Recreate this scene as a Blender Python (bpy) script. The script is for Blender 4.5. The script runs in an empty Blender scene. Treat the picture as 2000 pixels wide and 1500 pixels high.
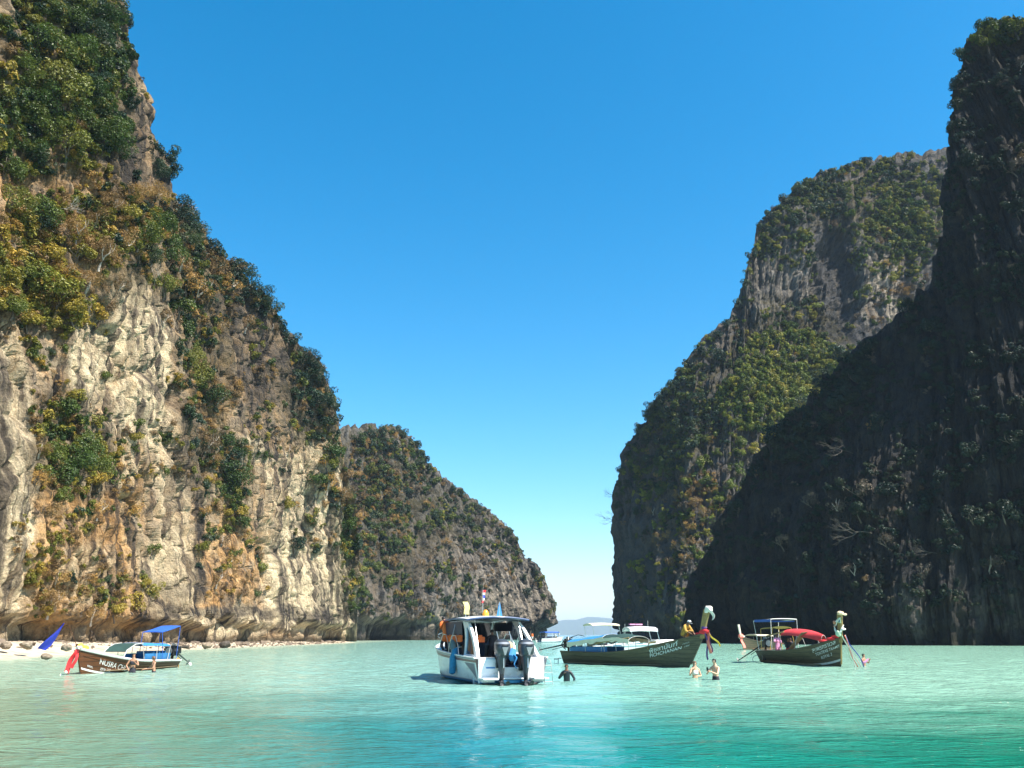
import bpy, bmesh, math, random
import numpy as np
from mathutils import Vector, Matrix, Euler
from mathutils.bvhtree import BVHTree

random.seed(7)
RND = random.Random(11)
SC = bpy.context.scene
COL = SC.collection
PI = math.pi

# ------------------------------------------------------------------ camera
F = 1667.0
CAMH = 1.8
PITCH = math.radians(16.38)
CP, SP = math.cos(PITCH), math.sin(PITCH)
cam_d = bpy.data.cameras.new('camera')
cam = bpy.data.objects.new('camera', cam_d)
COL.objects.link(cam)
cam.location = (0, 0, CAMH)
cam.rotation_euler = (PI / 2 + PITCH, 0, 0)
cam_d.sensor_width = 36
cam_d.lens = 36 * F / 2000
cam_d.clip_start = 0.05
cam_d.clip_end = 20000
SC.camera = cam

# ------------------------------------------------------------------ sky and sun
SUN = Vector((0.61, -0.34, 0.96)).normalized()     # towards the sun
SUN_EL = math.asin(SUN.z)
world = bpy.data.worlds.new('World')
SC.world = world
world.use_nodes = True
wt = world.node_tree
wt.nodes.clear()
wo = wt.nodes.new('ShaderNodeOutputWorld')
wb = wt.nodes.new('ShaderNodeBackground')
sky = wt.nodes.new('ShaderNodeTexSky')
sky.sky_type = 'NISHITA'
sky.sun_disc = False
sky.sun_elevation = SUN_EL
sky.sun_rotation = math.atan2(SUN.x, SUN.y)
sky.altitude = 0
sky.air_density = 1.0
sky.dust_density = 0.7
sky.ozone_density = 2.6
hs = wt.nodes.new('ShaderNodeHueSaturation')
hs.inputs['Saturation'].default_value = 1.46
hs.inputs['Hue'].default_value = 0.487
wb.inputs['Strength'].default_value = 0.108
wt.links.new(sky.outputs[0], hs.inputs['Color'])
wt.links.new(hs.outputs[0], wb.inputs[0])
wt.links.new(wb.outputs[0], wo.inputs[0])

sl = bpy.data.lights.new('sun', 'SUN')
sl.energy = 5.0
sl.angle = math.radians(0.5)
sl.color = (1.0, 0.93, 0.82)
so = bpy.data.objects.new('sun', sl)
COL.objects.link(so)
so.rotation_euler = SUN.to_track_quat('Z', 'Y').to_euler()
so.location = (60, -40, 90)

SC.view_settings.view_transform = 'Standard'
SC.view_settings.look = 'None'
SC.view_settings.exposure = 1.2
SC.view_settings.gamma = 1
SC.view_settings.use_curve_mapping = False
SC.cycles.max_bounces = 6
SC.cycles.diffuse_bounces = 2
SC.cycles.glossy_bounces = 3
SC.cycles.transparent_max_bounces = 8
SC.cycles.volume_bounces = 0
SC.cycles.use_denoising = True
SC.render.film_transparent = False

# ------------------------------------------------------------------ helpers: picture rays
def ray(px, py):
    v = (py - 750.0) / F
    return Vector(((px - 1000.0) / F, CP + v * SP, SP - v * CP))

def at(px, py, Y):
    """world point seen at photo pixel (px,py) at forward distance Y"""
    d = ray(px, py)
    return Vector((0, 0, CAMH)) + d * (Y / d.y)

def on_water(px, py, z=0.0):
    d = ray(px, py)
    k = (z - CAMH) / d.z
    return Vector((0, 0, CAMH)) + d * k

def project(P):
    """numpy (n,3) -> px, py, forward distance"""
    y = P[:, 1]; x = P[:, 0]; z = P[:, 2] - CAMH
    fw = y * CP + z * SP
    up = -y * SP + z * CP
    fw = np.maximum(fw, 1e-3)
    return 1000 + x / fw * F, 750 - up / fw * F, fw

# ------------------------------------------------------------------ helpers: noise
def _hash(a, b, c, seed):
    h = (a.astype(np.int64) * 374761393 + b.astype(np.int64) * 668265263 + c.astype(np.int64) * 2147483647 + seed * 974634777) & 0xFFFFFFFF
    h = ((h ^ (h >> 13)) * 1274126177) & 0xFFFFFFFF
    h = ((h ^ (h >> 16)) * 2246822519) & 0xFFFFFFFF
    return (h ^ (h >> 15)) & 0xFFFFFFFF

_G = np.array([(1,1,0),(-1,1,0),(1,-1,0),(-1,-1,0),(1,0,1),(-1,0,1),(1,0,-1),(-1,0,-1),(0,1,1),(0,-1,1),(0,1,-1),(0,-1,-1),(1,1,0),(-1,1,0),(0,-1,1),(0,-1,-1)], float)

def pn(x, y, z, seed=0):
    x = np.asarray(x, float); y = np.asarray(y, float) + 0 * x; z = np.asarray(z, float) + 0 * x
    xi = np.floor(x); yi = np.floor(y); zi = np.floor(z)
    xf = x - xi; yf = y - yi; zf = z - zi
    u = xf**3 * (xf * (xf * 6 - 15) + 10); v = yf**3 * (yf * (yf * 6 - 15) + 10); w = zf**3 * (zf * (zf * 6 - 15) + 10)
    out = 0
    for dx in (0, 1):
        for dy in (0, 1):
            for dz in (0, 1):
                g = _G[_hash(xi + dx, yi + dy, zi + dz, seed) & 15]
                d = g[..., 0] * (xf - dx) + g[..., 1] * (yf - dy) + g[..., 2] * (zf - dz)
                out = out + d * (u if dx else 1 - u) * (v if dy else 1 - v) * (w if dz else 1 - w)
    return out

def fbm(x, y, z, oct=4, seed=0):
    a = 1; s = 0; t = 0
    for i in range(oct):
        s = s + a * pn(x * 2**i, y * 2**i, z * 2**i, seed + i); t += a; a *= 0.5
    return s / t * 1.6

def cell(x, y, seed=0):
    xi = np.floor(x); yi = np.floor(y)
    f1 = np.full(x.shape, 9.0); f2 = np.full(x.shape, 9.0); idv = np.zeros(x.shape)
    for dx in (-1, 0, 1):
        for dy in (-1, 0, 1):
            h = _hash(xi + dx, yi + dy, yi * 0 + 3, seed)
            rx = (h & 1023) / 1023.0; ry = ((h >> 10) & 1023) / 1023.0; rv = ((h >> 20) & 1023) / 1023.0
            d = np.hypot(xi + dx + rx - x, yi + dy + ry - y)
            m = d < f1
            f2 = np.where(m, f1, np.minimum(f2, d)); idv = np.where(m, rv, idv); f1 = np.where(m, d, f1)
    return f1, f2, idv

def sstep(a, b, x):
    t = np.clip((x - a) / (b - a), 0, 1)
    return t * t * (3 - 2 * t)

# ------------------------------------------------------------------ helpers: objects
def setp(o, label=None, cat=None, group=None, kind=None):
    if label: o['label'] = label
    if cat: o['category'] = cat
    if group: o['group'] = group
    if kind: o['kind'] = kind
    return o

def empty(name, loc=(0, 0, 0), rz=0, label=None, cat=None, group=None, parent=None):
    o = bpy.data.objects.new(name, None)
    o.empty_display_size = 0.2
    COL.objects.link(o)
    o.location = loc
    o.rotation_euler = (0, 0, rz)
    if parent: o.parent = parent
    return setp(o, label, cat, group)

def mesh_obj(name, me, parent=None, mats=()):
    o = bpy.data.objects.new(name, me)
    for m in mats: me.materials.append(m)
    COL.objects.link(o)
    if parent: o.parent = parent
    return o

def np_mesh(name, V, quads, smooth=True):
    me = bpy.data.meshes.new(name)
    n = len(V); m = len(quads)
    me.vertices.add(n); me.vertices.foreach_set('co', np.asarray(V, np.float32).ravel())
    k = quads.shape[1]
    me.loops.add(m * k); me.loops.foreach_set('vertex_index', quads.astype(np.int32).ravel())
    me.polygons.add(m)
    me.polygons.foreach_set('loop_start', np.arange(0, m * k, k, dtype=np.int32))
    me.polygons.foreach_set('use_smooth', np.full(m, smooth))
    me.update(calc_edges=True)
    return me

def grid_quads(nu, nv):
    i = np.arange(nu - 1)[:, None]; j = np.arange(nv - 1)[None, :]
    a = i * nv + j
    return np.stack([a, a + nv, a + nv + 1, a + 1], -1).reshape(-1, 4)

class MB:
    """collects simple solids into one mesh"""
    def __init__(s):
        s.v = []; s.f = []
    def add(s, vs, fs):
        n = len(s.v)
        s.v += [tuple(v) for v in vs]
        s.f += [tuple(i + n for i in f) for f in fs]
        return s
    def box(s, c, d, rot=None, taper=1.0):
        vs = []
        for z in (-1, 1):
            k = taper if z > 0 else 1
            for x, y in ((-1, -1), (1, -1), (1, 1), (-1, 1)):
                p = Vector((x * d[0] / 2 * k, y * d[1] / 2 * k, z * d[2] / 2))
                if rot is not None: p = rot @ p
                vs.append(p + Vector(c))
        return s.add(vs, [(3, 2, 1, 0), (4, 5, 6, 7), (0, 1, 5, 4), (1, 2, 6, 5), (2, 3, 7, 6), (3, 0, 4, 7)])
    def tube(s, pts, r, n=7, caps=True, flat=1.0):
        pts = [Vector(p) for p in pts]
        rs = r if isinstance(r, (list, tuple)) else [r] * len(pts)
        vs = []; up = Vector((0, 0, 1))
        for i, p in enumerate(pts):
            a = pts[max(i - 1, 0)]; b = pts[min(i + 1, len(pts) - 1)]
            d = (b - a)
            if d.length < 1e-9: d = Vector((0, 0, 1))
            d.normalize()
            ref = up if abs(d.z) < 0.93 else Vector((1, 0, 0))
            e1 = d.cross(ref).normalized(); e2 = e1.cross(d)
            for k in range(n):
                an = 2 * PI * k / n
                vs.append(p + (e1 * math.cos(an) * flat + e2 * math.sin(an)) * rs[i])
        fs = []
        for i in range(len(pts) - 1):
            for k in range(n):
                a = i * n + k; b = i * n + (k + 1) % n
                fs.append((a, b, b + n, a + n))
        if caps:
            fs.append(tuple(range(n))[::-1]); fs.append(tuple((len(pts) - 1) * n + k for k in range(n)))
        return s.add(vs, fs)
    def loft(s, secs, n=16, axis='z'):
        """secs: (pos_along_axis, c1, c2, r1, r2, power)"""
        vs = []
        for (h, c1, c2, r1, r2, pw) in secs:
            for k in range(n):
                a = 2 * PI * (k + .5) / n
                ca, sa = math.cos(a), math.sin(a)
                x = c1 + r1 * math.copysign(abs(ca)**(2 / pw), ca); y = c2 + r2 * math.copysign(abs(sa)**(2 / pw), sa)
                vs.append({'z': (x, y, h), 'x': (h, x, y), 'y': (x, h, y)}[axis])
        fs = []
        for i in range(len(secs) - 1):
            for k in range(n):
                a = i * n + k; b = i * n + (k + 1) % n
                fs.append((a, b, b + n, a + n))
        fs.append(tuple(range(n))[::-1]); fs.append(tuple((len(secs) - 1) * n + k for k in range(n)))
        return s.add(vs, fs)
    def grid(s, P, thick=0.0):
        """P: rows of Vectors; optional downward thickness"""
        nu, nv = len(P), len(P[0])
        vs = [p for r in P for p in r]
        fs = [(i * nv + j, (i + 1) * nv + j, (i + 1) * nv + j + 1, i * nv + j + 1) for i in range(nu - 1) for j in range(nv - 1)]
        if thick:
            N = nu * nv
            t = thick if isinstance(thick, Vector) else Vector((0, 0, -thick))
            vs = vs + [Vector(p) + t for p in vs]
            fs2 = [tuple(i + N for i in f[::-1]) for f in fs]
            rim = [i * nv for i in range(nu)] + [(nu - 1) * nv + j for j in range(1, nv)] + [i * nv + nv - 1 for i in range(nu - 2, -1, -1)] + [j for j in range(nv - 2, 0, -1)]
            fs = fs + fs2 + [(rim[k], rim[(k + 1) % len(rim)], rim[(k + 1) % len(rim)] + N, rim[k] + N)[::-1] for k in range(len(rim))]
        return s.add(vs, fs)
    def prism(s, outline, off):
        """outline: list of 3d points, extruded by vector off"""
        n = len(outline); off = Vector(off)
        vs = [Vector(p) for p in outline] + [Vector(p) + off for p in outline]
        return s.add(vs, [tuple(range(n))[::-1], tuple(range(n, 2 * n))] + [(k, (k + 1) % n, (k + 1) % n + n, k + n) for k in range(n)])
    def build(s, name, m, parent=None, smooth=True, bevel=0.0):
        me = bpy.data.meshes.new(name)
        me.from_pydata(s.v, [], s.f)
        bm = bmesh.new(); bm.from_mesh(me)
        bmesh.ops.recalc_face_normals(bm, faces=bm.faces)
        if bevel:
            bmesh.ops.bevel(bm, geom=[e for e in bm.edges if e.is_manifold and e.calc_face_angle(0) > 0.6], offset=bevel, segments=2, affect='EDGES', profile=0.6)
        bm.to_mesh(me); bm.free()
        if smooth:
            me.polygons.foreach_set('use_smooth', [True] * len(me.polygons))
            try: me.set_sharp_from_angle(angle=math.radians(38))
            except Exception: pass
        me.update()
        return mesh_obj(name, me, parent, (m,) if not isinstance(m, (list, tuple)) else m)

# ------------------------------------------------------------------ helpers: materials
def nodes_of(name):
    m = bpy.data.materials.new(name)
    m.use_nodes = True
    nt = m.node_tree
    b = nt.nodes['Principled BSDF']
    return m, nt, b, nt.nodes['Material Output']

def N(nt, t, **kw):
    n = nt.nodes.new(t)
    for k, v in kw.items(): setattr(n, k, v)
    return n

def noise(nt, vec, scale, detail=4, rough=0.55):
    n = N(nt, 'ShaderNodeTexNoise')
    n.inputs['Scale'].default_value = scale; n.inputs['Detail'].default_value = detail; n.inputs['Roughness'].default_value = rough
    if vec is not None: nt.links.new(vec, n.inputs['Vector'])
    return n.outputs['Fac']

def mapping(nt, vec, scale=(1, 1, 1), rot=(0, 0, 0)):
    n = N(nt, 'ShaderNodeMapping')
    n.inputs['Scale'].default_value = scale; n.inputs['Rotation'].default_value = rot
    nt.links.new(vec, n.inputs['Vector'])
    return n.outputs[0]

def ramp(nt, fac, stops, interp='LINEAR'):
    n = N(nt, 'ShaderNodeValToRGB')
    cr = n.color_ramp; cr.interpolation = interp
    while len(cr.elements) < len(stops): cr.elements.new(0.5)
    for e, (p, c) in zip(cr.elements, stops):
        e.position = p; e.color = (c, c, c, 1) if isinstance(c, (int, float)) else (*c, 1)
    nt.links.new(fac, n.inputs[0])
    return n.outputs[0]

def mixc(nt, fac, a, b, mode='MIX'):
    n = N(nt, 'ShaderNodeMix', data_type='RGBA', blend_type=mode)
    for sock, v in ((n.inputs['Factor'], fac), (n.inputs[6], a), (n.inputs[7], b)):
        if isinstance(v, (int, float)): sock.default_value = v if sock == n.inputs['Factor'] else (v, v, v, 1)
        elif isinstance(v, tuple): sock.default_value = (*v, 1)
        else: nt.links.new(v, sock)
    return n.outputs[2]

def mth(nt, op, a, b=None, c=None, clamp=False):
    n = N(nt, 'ShaderNodeMath', operation=op); n.use_clamp = clamp
    for i, v in enumerate((a, b, c)):
        if v is None: continue
        if isinstance(v, (int, float)): n.inputs[i].default_value = v
        else: nt.links.new(v, n.inputs[i])
    return n.outputs[0]

def bump(nt, h, b, strength=0.5, dist=0.05, prev=None):
    n = N(nt, 'ShaderNodeBump')
    n.inputs['Strength'].default_value = strength; n.inputs['Distance'].default_value = dist
    nt.links.new(h, n.inputs['Height'])
    if prev is not None: nt.links.new(prev, n.inputs['Normal'])
    if b is not None: nt.links.new(n.outputs[0], b.inputs['Normal'])
    return n.outputs[0]

MATS = {}
def mat(name, col, rough=0.5, metal=0.0, var=0.25, scale=3.0, bmp=0.0, stretch=(1, 1, 1), spec=0.5, dirt=None):
    if name in MATS: return MATS[name]
    m, nt, b, out = nodes_of(name)
    tc = N(nt, 'ShaderNodeTexCoord').outputs['Object']
    v = mapping(nt, tc, stretch)
    n1 = noise(nt, v, scale, 6, 0.65)
    dark = tuple(c * (1 - var) for c in col); lite = tuple(min(1, c * (1 + var * 0.6)) for c in col)
    c = ramp(nt, n1, [(0.3, dark), (0.7, lite)])
    if dirt:
        n2 = noise(nt, mapping(nt, tc, (1.5, 1.5, 4.0)), 1.7, 6, 0.7)
        c = mixc(nt, ramp(nt, n2, [(0.5, 0.0), (0.75, 0.75)]), c, dirt)
    nt.links.new(c, b.inputs['Base Color'])
    b.inputs['Roughness'].default_value = rough; b.inputs['Metallic'].default_value = metal
    b.inputs['Specular IOR Level'].default_value = spec
    if bmp: bump(nt, n1, b, 0.6, bmp)
    MATS[name] = m
    return m

# ------------------------------------------------------------------ materials: rock, leaves, water, sand
def rock_material(name, cream, orange, grey, dark, fine=1.0):
    m, nt, b, out = nodes_of(name)
    geo = N(nt, 'ShaderNodeNewGeometry').outputs['Position']
    uv = N(nt, 'ShaderNodeAttribute', attribute_name='st').outputs['Vector']
    def A(n): return N(nt, 'ShaderNodeAttribute', attribute_name=n).outputs['Fac']
    warp = N(nt, 'ShaderNodeTexNoise'); warp.inputs['Scale'].default_value = 0.07; warp.inputs['Detail'].default_value = 3
    nt.links.new(geo, warp.inputs['Vector'])
    vm = N(nt, 'ShaderNodeVectorMath', operation='MULTIPLY_ADD')
    nt.links.new(warp.outputs['Color'], vm.inputs[0]); vm.inputs[1].default_value = (1.1, 4.0, 2.0)
    nt.links.new(uv, vm.inputs[2])
    w = vm.outputs[0]
    big = noise(nt, mapping(nt, w, (0.07, 0.05, 1)), 1.0, 5, 0.6)
    st1 = noise(nt, mapping(nt, w, (0.62, 0.032, 1)), 1.0, 8, 0.7)      # water streaks running down
    st2 = noise(nt, mapping(nt, w, (1.9 * fine, 0.09, 1)), 1.0, 8, 0.72)
    blot = noise(nt, mapping(nt, w, (0.35, 0.28, 1)), 1.0, 8, 0.68)
    grain = noise(nt, geo, 2.2 * fine, 8, 0.72)
    c = mixc(nt, ramp(nt, big, [(0.38, 0.0), (0.62, 1.0)]), grey, tuple(g * 0.6 for g in grey))
    c = mixc(nt, ramp(nt, blot, [(0.48, 0.0), (0.62, 0.8)]), c, tuple(0.5 * (g + k) for g, k in zip(grey, orange)))
    # ochre patches
    fo = mth(nt, 'MULTIPLY', A('orange'), ramp(nt, blot, [(0.36, 0.1), (0.56, 1.0)]), clamp=True)
    c = mixc(nt, fo, c, mixc(nt, grain, tuple(o * 0.55 for o in orange), tuple(min(1, o * 1.25) for o in orange)))
    # fresh cream limestone with orange veins
    cr = mixc(nt, ramp(nt, st2, [(0.5, 0.0), (0.68, 0.75)]), cream, tuple(0.55 * a + 0.45 * o for a, o in zip(cream, orange)))
    cr = mixc(nt, ramp(nt, st1, [(0.44, 0.95), (0.56, 0.0)]), cr, tuple(0.55 * a for a in grey))
    fc = mth(nt, 'MULTIPLY', A('cream'), ramp(nt, mth(nt, 'ADD', mth(nt, 'MULTIPLY', blot, 0.5), mth(nt, 'MULTIPLY', st2, 0.5)), [(0.38, 0.0), (0.5, 1.0)]), clamp=True)
    c = mixc(nt, fc, c, cr)
    # dark water stains and lichen, plus shade painted into crack, notch and alcove
    stain = ramp(nt, mth(nt, 'ADD', mth(nt, 'MULTIPLY', st1, 0.55), mth(nt, 'MULTIPLY', st2, 0.45)), [(0.43, 1.0), (0.49, 0.0)])
    stain = mth(nt, 'MULTIPLY', stain, 0.85)
    fd = mth(nt, 'ADD', mth(nt, 'MULTIPLY', A('dark'), ramp(nt, blot, [(0.35, 1.0), (0.65, 0.55)])), stain, clamp=True)
    c = mixc(nt, fd, c, mixc(nt, grain, dark, tuple(2.4 * d for d in dark)))
    # mossy soil where plants hold on
    fg = mth(nt, 'MULTIPLY', A('green'), ramp(nt, blot, [(0.4, 0.3), (0.6, 1.0)]), clamp=True)
    c = mixc(nt, fg, c, mixc(nt, st1, (0.045, 0.05, 0.022), (0.13, 0.10, 0.05)))
    c = mixc(nt, ramp(nt, grain, [(0.3, 0.45), (0.55, 0.0)]), c, tuple(d * 1.2 for d in dark))
    # dark wet tide band
    szz = N(nt, 'ShaderNodeSeparateXYZ'); nt.links.new(geo, szz.inputs[0])
    tb_ = N(nt, 'ShaderNodeMapRange'); nt.links.new(mth(nt, 'ADD', szz.outputs[2], mth(nt, 'MULTIPLY', blot, -2.4)), tb_.inputs[0]); tb_.inputs[1].default_value = 0.5; tb_.inputs[2].default_value = -0.3
    c = mixc(nt, mth(nt, 'MULTIPLY', tb_.outputs[0], 0.8), c, (0.045, 0.042, 0.03))
    nt.links.new(c, b.inputs['Base Color'])
    b.inputs['Roughness'].default_value = 0.9
    b.inputs['Specular IOR Level'].default_value = 0.15
    st3 = noise(nt, mapping(nt, w, (2.6 * fine, 0.5, 1)), 1.0, 6, 0.7)
    p = bump(nt, st2, None, 0.8, 1.2)
    p = bump(nt, blot, None, 0.4, 0.7, p)
    p = bump(nt, st3, None, 0.9, 0.9, p)
    bump(nt, grain, b, 1.0, 0.7, p)
    return m

def leaf_material(name, stops, transl=0.25):
    m, nt, b, out = nodes_of(name)
    oi = N(nt, 'ShaderNodeObjectInfo').outputs['Random']
    geo = N(nt, 'ShaderNodeNewGeometry').outputs['Position']
    at_ = N(nt, 'ShaderNodeAttribute', attribute_name='lr').outputs['Fac']
    f = mth(nt, 'ADD', mth(nt, 'MULTIPLY', oi, 0.5), mth(nt, 'MULTIPLY', noise(nt, geo, 0.25, 3), 0.5))
    c = ramp(nt, f, stops)
    k = N(nt, 'ShaderNodeMapRange'); nt.links.new(at_, k.inputs[0]); k.inputs[3].default_value = 0.55; k.inputs[4].default_value = 1.5
    c = mixc(nt, 1.0, c, k.outputs[0], 'MULTIPLY')
    d = N(nt, 'ShaderNodeBsdfDiffuse'); t = N(nt, 'ShaderNodeBsdfTranslucent'); mx = N(nt, 'ShaderNodeMixShader')
    g = N(nt, 'ShaderNodeBsdfGlossy'); g.inputs['Roughness'].default_value = 0.45; g.inputs['Color'].default_value = (0.8, 0.8, 0.8, 1)
    mx2 = N(nt, 'ShaderNodeMixShader'); mx2.inputs[0].default_value = 0.03
    nt.links.new(c, d.inputs[0]); nt.links.new(c, t.inputs[0]); mx.inputs[0].default_value = transl
    nt.links.new(d.outputs[0], mx.inputs[1]); nt.links.new(t.outputs[0], mx.inputs[2])
    nt.links.new(mx.outputs[0], mx2.inputs[1]); nt.links.new(g.outputs[0], mx2.inputs[2])
    nt.links.new(mx2.outputs[0], out.inputs[0])
    nt.nodes.remove(b)
    return m

M_GREEN = leaf_material('leaf_green', [(0.2, (0.026, 0.055, 0.014)), (0.42, (0.052, 0.088, 0.015)), (0.6, (0.095, 0.122, 0.018)), (0.8, (0.19, 0.18, 0.03))])
M_DEEP = leaf_material('leaf_deep_green', [(0.2, (0.014, 0.036, 0.022)), (0.5, (0.022, 0.050, 0.026)), (0.8, (0.055, 0.078, 0.028))])
M_YELL = leaf_material('leaf_yellow_green', [(0.2, (0.085, 0.135, 0.02)), (0.5, (0.17, 0.20, 0.028)), (0.8, (0.32, 0.27, 0.04))])
M_DRY = leaf_material('leaf_dry', [(0.2, (0.10, 0.065, 0.032)), (0.5, (0.23, 0.145, 0.055)), (0.8, (0.40, 0.235, 0.06))], 0.15)
M_GOLD = leaf_material('leaf_golden', [(0.2, (0.10, 0.13, 0.02)), (0.5, (0.22, 0.20, 0.028)), (0.8, (0.40, 0.26, 0.04))])
M_SHADE = leaf_material('leaf_shade_dark', [(0.2, (0.010, 0.024, 0.018)), (0.5, (0.016, 0.034, 0.020)), (0.8, (0.035, 0.050, 0.022))])  # leaf green darkened to carry the shade on the right tower
M_TWIG = leaf_material('leaf_grey_twigs', [(0.2, (0.07, 0.058, 0.042)), (0.5, (0.115, 0.092, 0.066)), (0.8, (0.17, 0.13, 0.085))], 0.1)
M_BARK = mat('bark', (0.13, 0.105, 0.08), 0.9, var=0.4, scale=4)
M_PALEBARK = mat('pale_bark', (0.42, 0.37, 0.31), 0.85, var=0.3, scale=3)

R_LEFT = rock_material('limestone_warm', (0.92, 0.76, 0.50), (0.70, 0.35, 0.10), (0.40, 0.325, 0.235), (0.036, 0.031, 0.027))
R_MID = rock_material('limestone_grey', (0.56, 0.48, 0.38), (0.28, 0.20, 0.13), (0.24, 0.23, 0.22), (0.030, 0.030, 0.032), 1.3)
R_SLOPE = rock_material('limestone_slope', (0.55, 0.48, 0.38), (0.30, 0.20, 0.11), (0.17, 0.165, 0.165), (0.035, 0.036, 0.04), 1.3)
R_RIGHT = rock_material('limestone_shade_dark', (0.36, 0.33, 0.29), (0.10, 0.07, 0.05), (0.050, 0.050, 0.054), (0.010, 0.011, 0.014), 1.2)  # limestone darkened so the rock colour carries the tower's shade

# ------------------------------------------------------------------ cliffs
def resample(base, ridge, n, weight):
    B = np.array([tuple(p) for p in base], float); R = np.array([tuple(p) for p in ridge], float)
    d = [0]
    for i in range(1, len(B)):
        l = 0.6 * np.linalg.norm(B[i] - B[i - 1]) + 0.6 * np.linalg.norm(R[i] - R[i - 1])
        d.append(d[-1] + max(l, 0.5) / weight((B[i] + B[i - 1]) / 2))
    d = np.array(d); t = np.linspace(0, d[-1], n)
    ip = lambda A: np.stack([np.interp(t, d, A[:, k]) for k in range(A.shape[1])], 1)
    Bs, Rs = ip(B), ip(R)
    return Bs, Rs

def smooth1(A, k):
    ker = np.ones(k) / k
    P = np.pad(A, ((k // 2, k // 2), (0, 0)), mode='edge')
    return np.stack([np.convolve(P[:, i], ker, 'valid')[:len(A)] for i in range(A.shape[1])], 1)

BVH = {}
def cliff(name, base, ridge, nu, nv, material, seed, amp=1.0, lean=1.7, notch=(2.2, 3.0), paint=None, flip=False, back=45, sc=1.0, label=None, endfade=0.0, flute=1.0, bias=0.0, recess=()):
    Bs, Rs = resample(base, ridge, nu, lambda p: max(40.0, np.hypot(p[0], p[1])))
    Bs = smooth1(Bs, 13)
    Rs[:, :2] = smooth1(Rs[:, :2], 5)
    t = np.linspace(0, 1, nv)
    Z0 = -1.5
    H = Rs[:, 2] - Z0
    f = t**lean
    X = Bs[:, None, 0] + (Rs[:, None, 0] - Bs[:, None, 0]) * f[None]
    Y = Bs[:, None, 1] + (Rs[:, None, 1] - Bs[:, None, 1]) * f[None]
    Zz = Z0 + H[:, None] * t[None]
    P = np.stack([X, Y, Zz], -1)
    # outward normal of the smooth sheet
    Pu = np.gradient(P, axis=0); Pv = np.gradient(P, axis=1)
    n = np.cross(Pu, Pv)
    if flip: n = -n
    n /= np.linalg.norm(n, axis=-1, keepdims=True) + 1e-9
    # smooth the normals along u
    for _ in range(3):
        q = np.pad(n, ((9, 9), (0, 0), (0, 0)), mode='edge'); cs = np.cumsum(q, 0); n = (cs[18:] - cs[:-18]) / 18
        n = n[:nu]
    n /= np.linalg.norm(n, axis=-1, keepdims=True) + 1e-9
    s = np.concatenate([[0], np.cumsum(np.linalg.norm(np.diff(0.5 * (P[:, nv // 4] + P[:, nv // 2]), axis=0), axis=1))])[:, None] + 0 * X
    z = Zz
    k = sc
    ws = s + 1.0 * k * pn(s / 17 / k, z / 30 / k, 0, seed + 50)
    d = 4.6 * fbm(ws / (30 * k), z / (50 * k), 0 * z, 3, seed)
    r = 1 - 2 * np.abs(pn(ws / (10.5 * k), z / (60 * k), 0 * z + 7, seed + 3))
    d += 1.5 * (r - .6) * flute
    # rounded pillars with sharp creases between them
    q2 = np.abs(pn(ws / (4.4 * k), z / (48 * k), 0 * z + 2, seed + 4))
    d += 2.6 * (np.minimum(q2, .42) * 1.3 - .26) * flute
    q3 = np.abs(pn(ws / (1.9 * k), z / (30 * k), 0 * z + 12, seed + 14))
    d += 1.25 * (np.minimum(q3, .4) - .2) * flute
    q4 = np.abs(pn(ws / (0.9 * k), z / (15 * k), 0 * z + 22, seed + 24))
    d += 0.75 * (np.minimum(q4, .4) - .2) * flute
    f1, f2, idv = cell(ws / (4.6 * k), z / (20 * k), seed + 9)
    d += (idv - 0.5) * 1.5 - 0.8 * np.exp(-((f2 - f1) / 0.06)**2)
    f1, f2, idv = cell(ws / (1.8 * k) + 31, z / (4.6 * k), seed + 19)
    d += (idv - 0.5) * 0.7 - 0.45 * np.exp(-((f2 - f1) / 0.10)**2)
    d += 0.9 * pn(s / (24 * k), z / (5.5 * k), 0 * z, seed + 5)
    d += 0.7 * fbm(s / (1.1 * k), z / (2.4 * k), 0 * z + 5, 3, seed + 6)
    d += bias * (1 - sstep(150, 205, Y) * (seed == 3))
    if recess:
        rx_, ry_, _f = project(P.reshape(-1, 3)); rx_ = rx_.reshape(z.shape); ry_ = ry_.reshape(z.shape)
        for (cx, cy, ra, rb_, dep) in recess:
            d -= dep * sstep(1.25, 0.6, np.hypot((rx_ - cx + 6 * pn(z / 5, s / 5, 0 * z, 3)) / ra, (ry_ - cy) / rb_))
    d *= amp
    # waterline notch cut by the sea
    nterm = 0 * z
    if notch:
        nh = notch[0] * (1 + 0.7 * pn(s / 9, 0 * z, 0 * z, seed + 70)); nd = notch[1] * (0.75 + 0.9 * pn(s / 14, 0 * z + 3, 0 * z, seed + 71))
        nterm = np.maximum(nd, 0.2) * (1 - sstep(nh * 0.75, nh * 1.25, z)) * sstep(-1.5, 0.3, z + 0.9)
        d -= nterm
    d *= 1 - 0.55 * sstep(0.93, 1.0, t)[None]
    P = P + n * d[..., None] * np.array([1, 1, 0.35])
    P[..., 2] += (2.6 * k * (0.35 - np.abs(pn(s / (4.5 * k), 0 * z, 0 * z, seed + 77)) * 1.6) + 1.4 * pn(s / 1.6, z / 6, 0 * z, seed + 78)) * sstep(0.8, 1.0, t)[None] * sstep(10, 30, Rs[:, 2])[:, None]
    # rows behind the ridge
    nb = 14
    outd = n[:, -1].copy(); outd[:, 2] = 0; outd /= np.linalg.norm(outd, axis=-1, keepdims=True) + 1e-9
    q = np.linspace(0, 1, nb + 1)[1:]
    top = P[:, -1]
    BK = np.zeros((nu, nb, 3))
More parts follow.
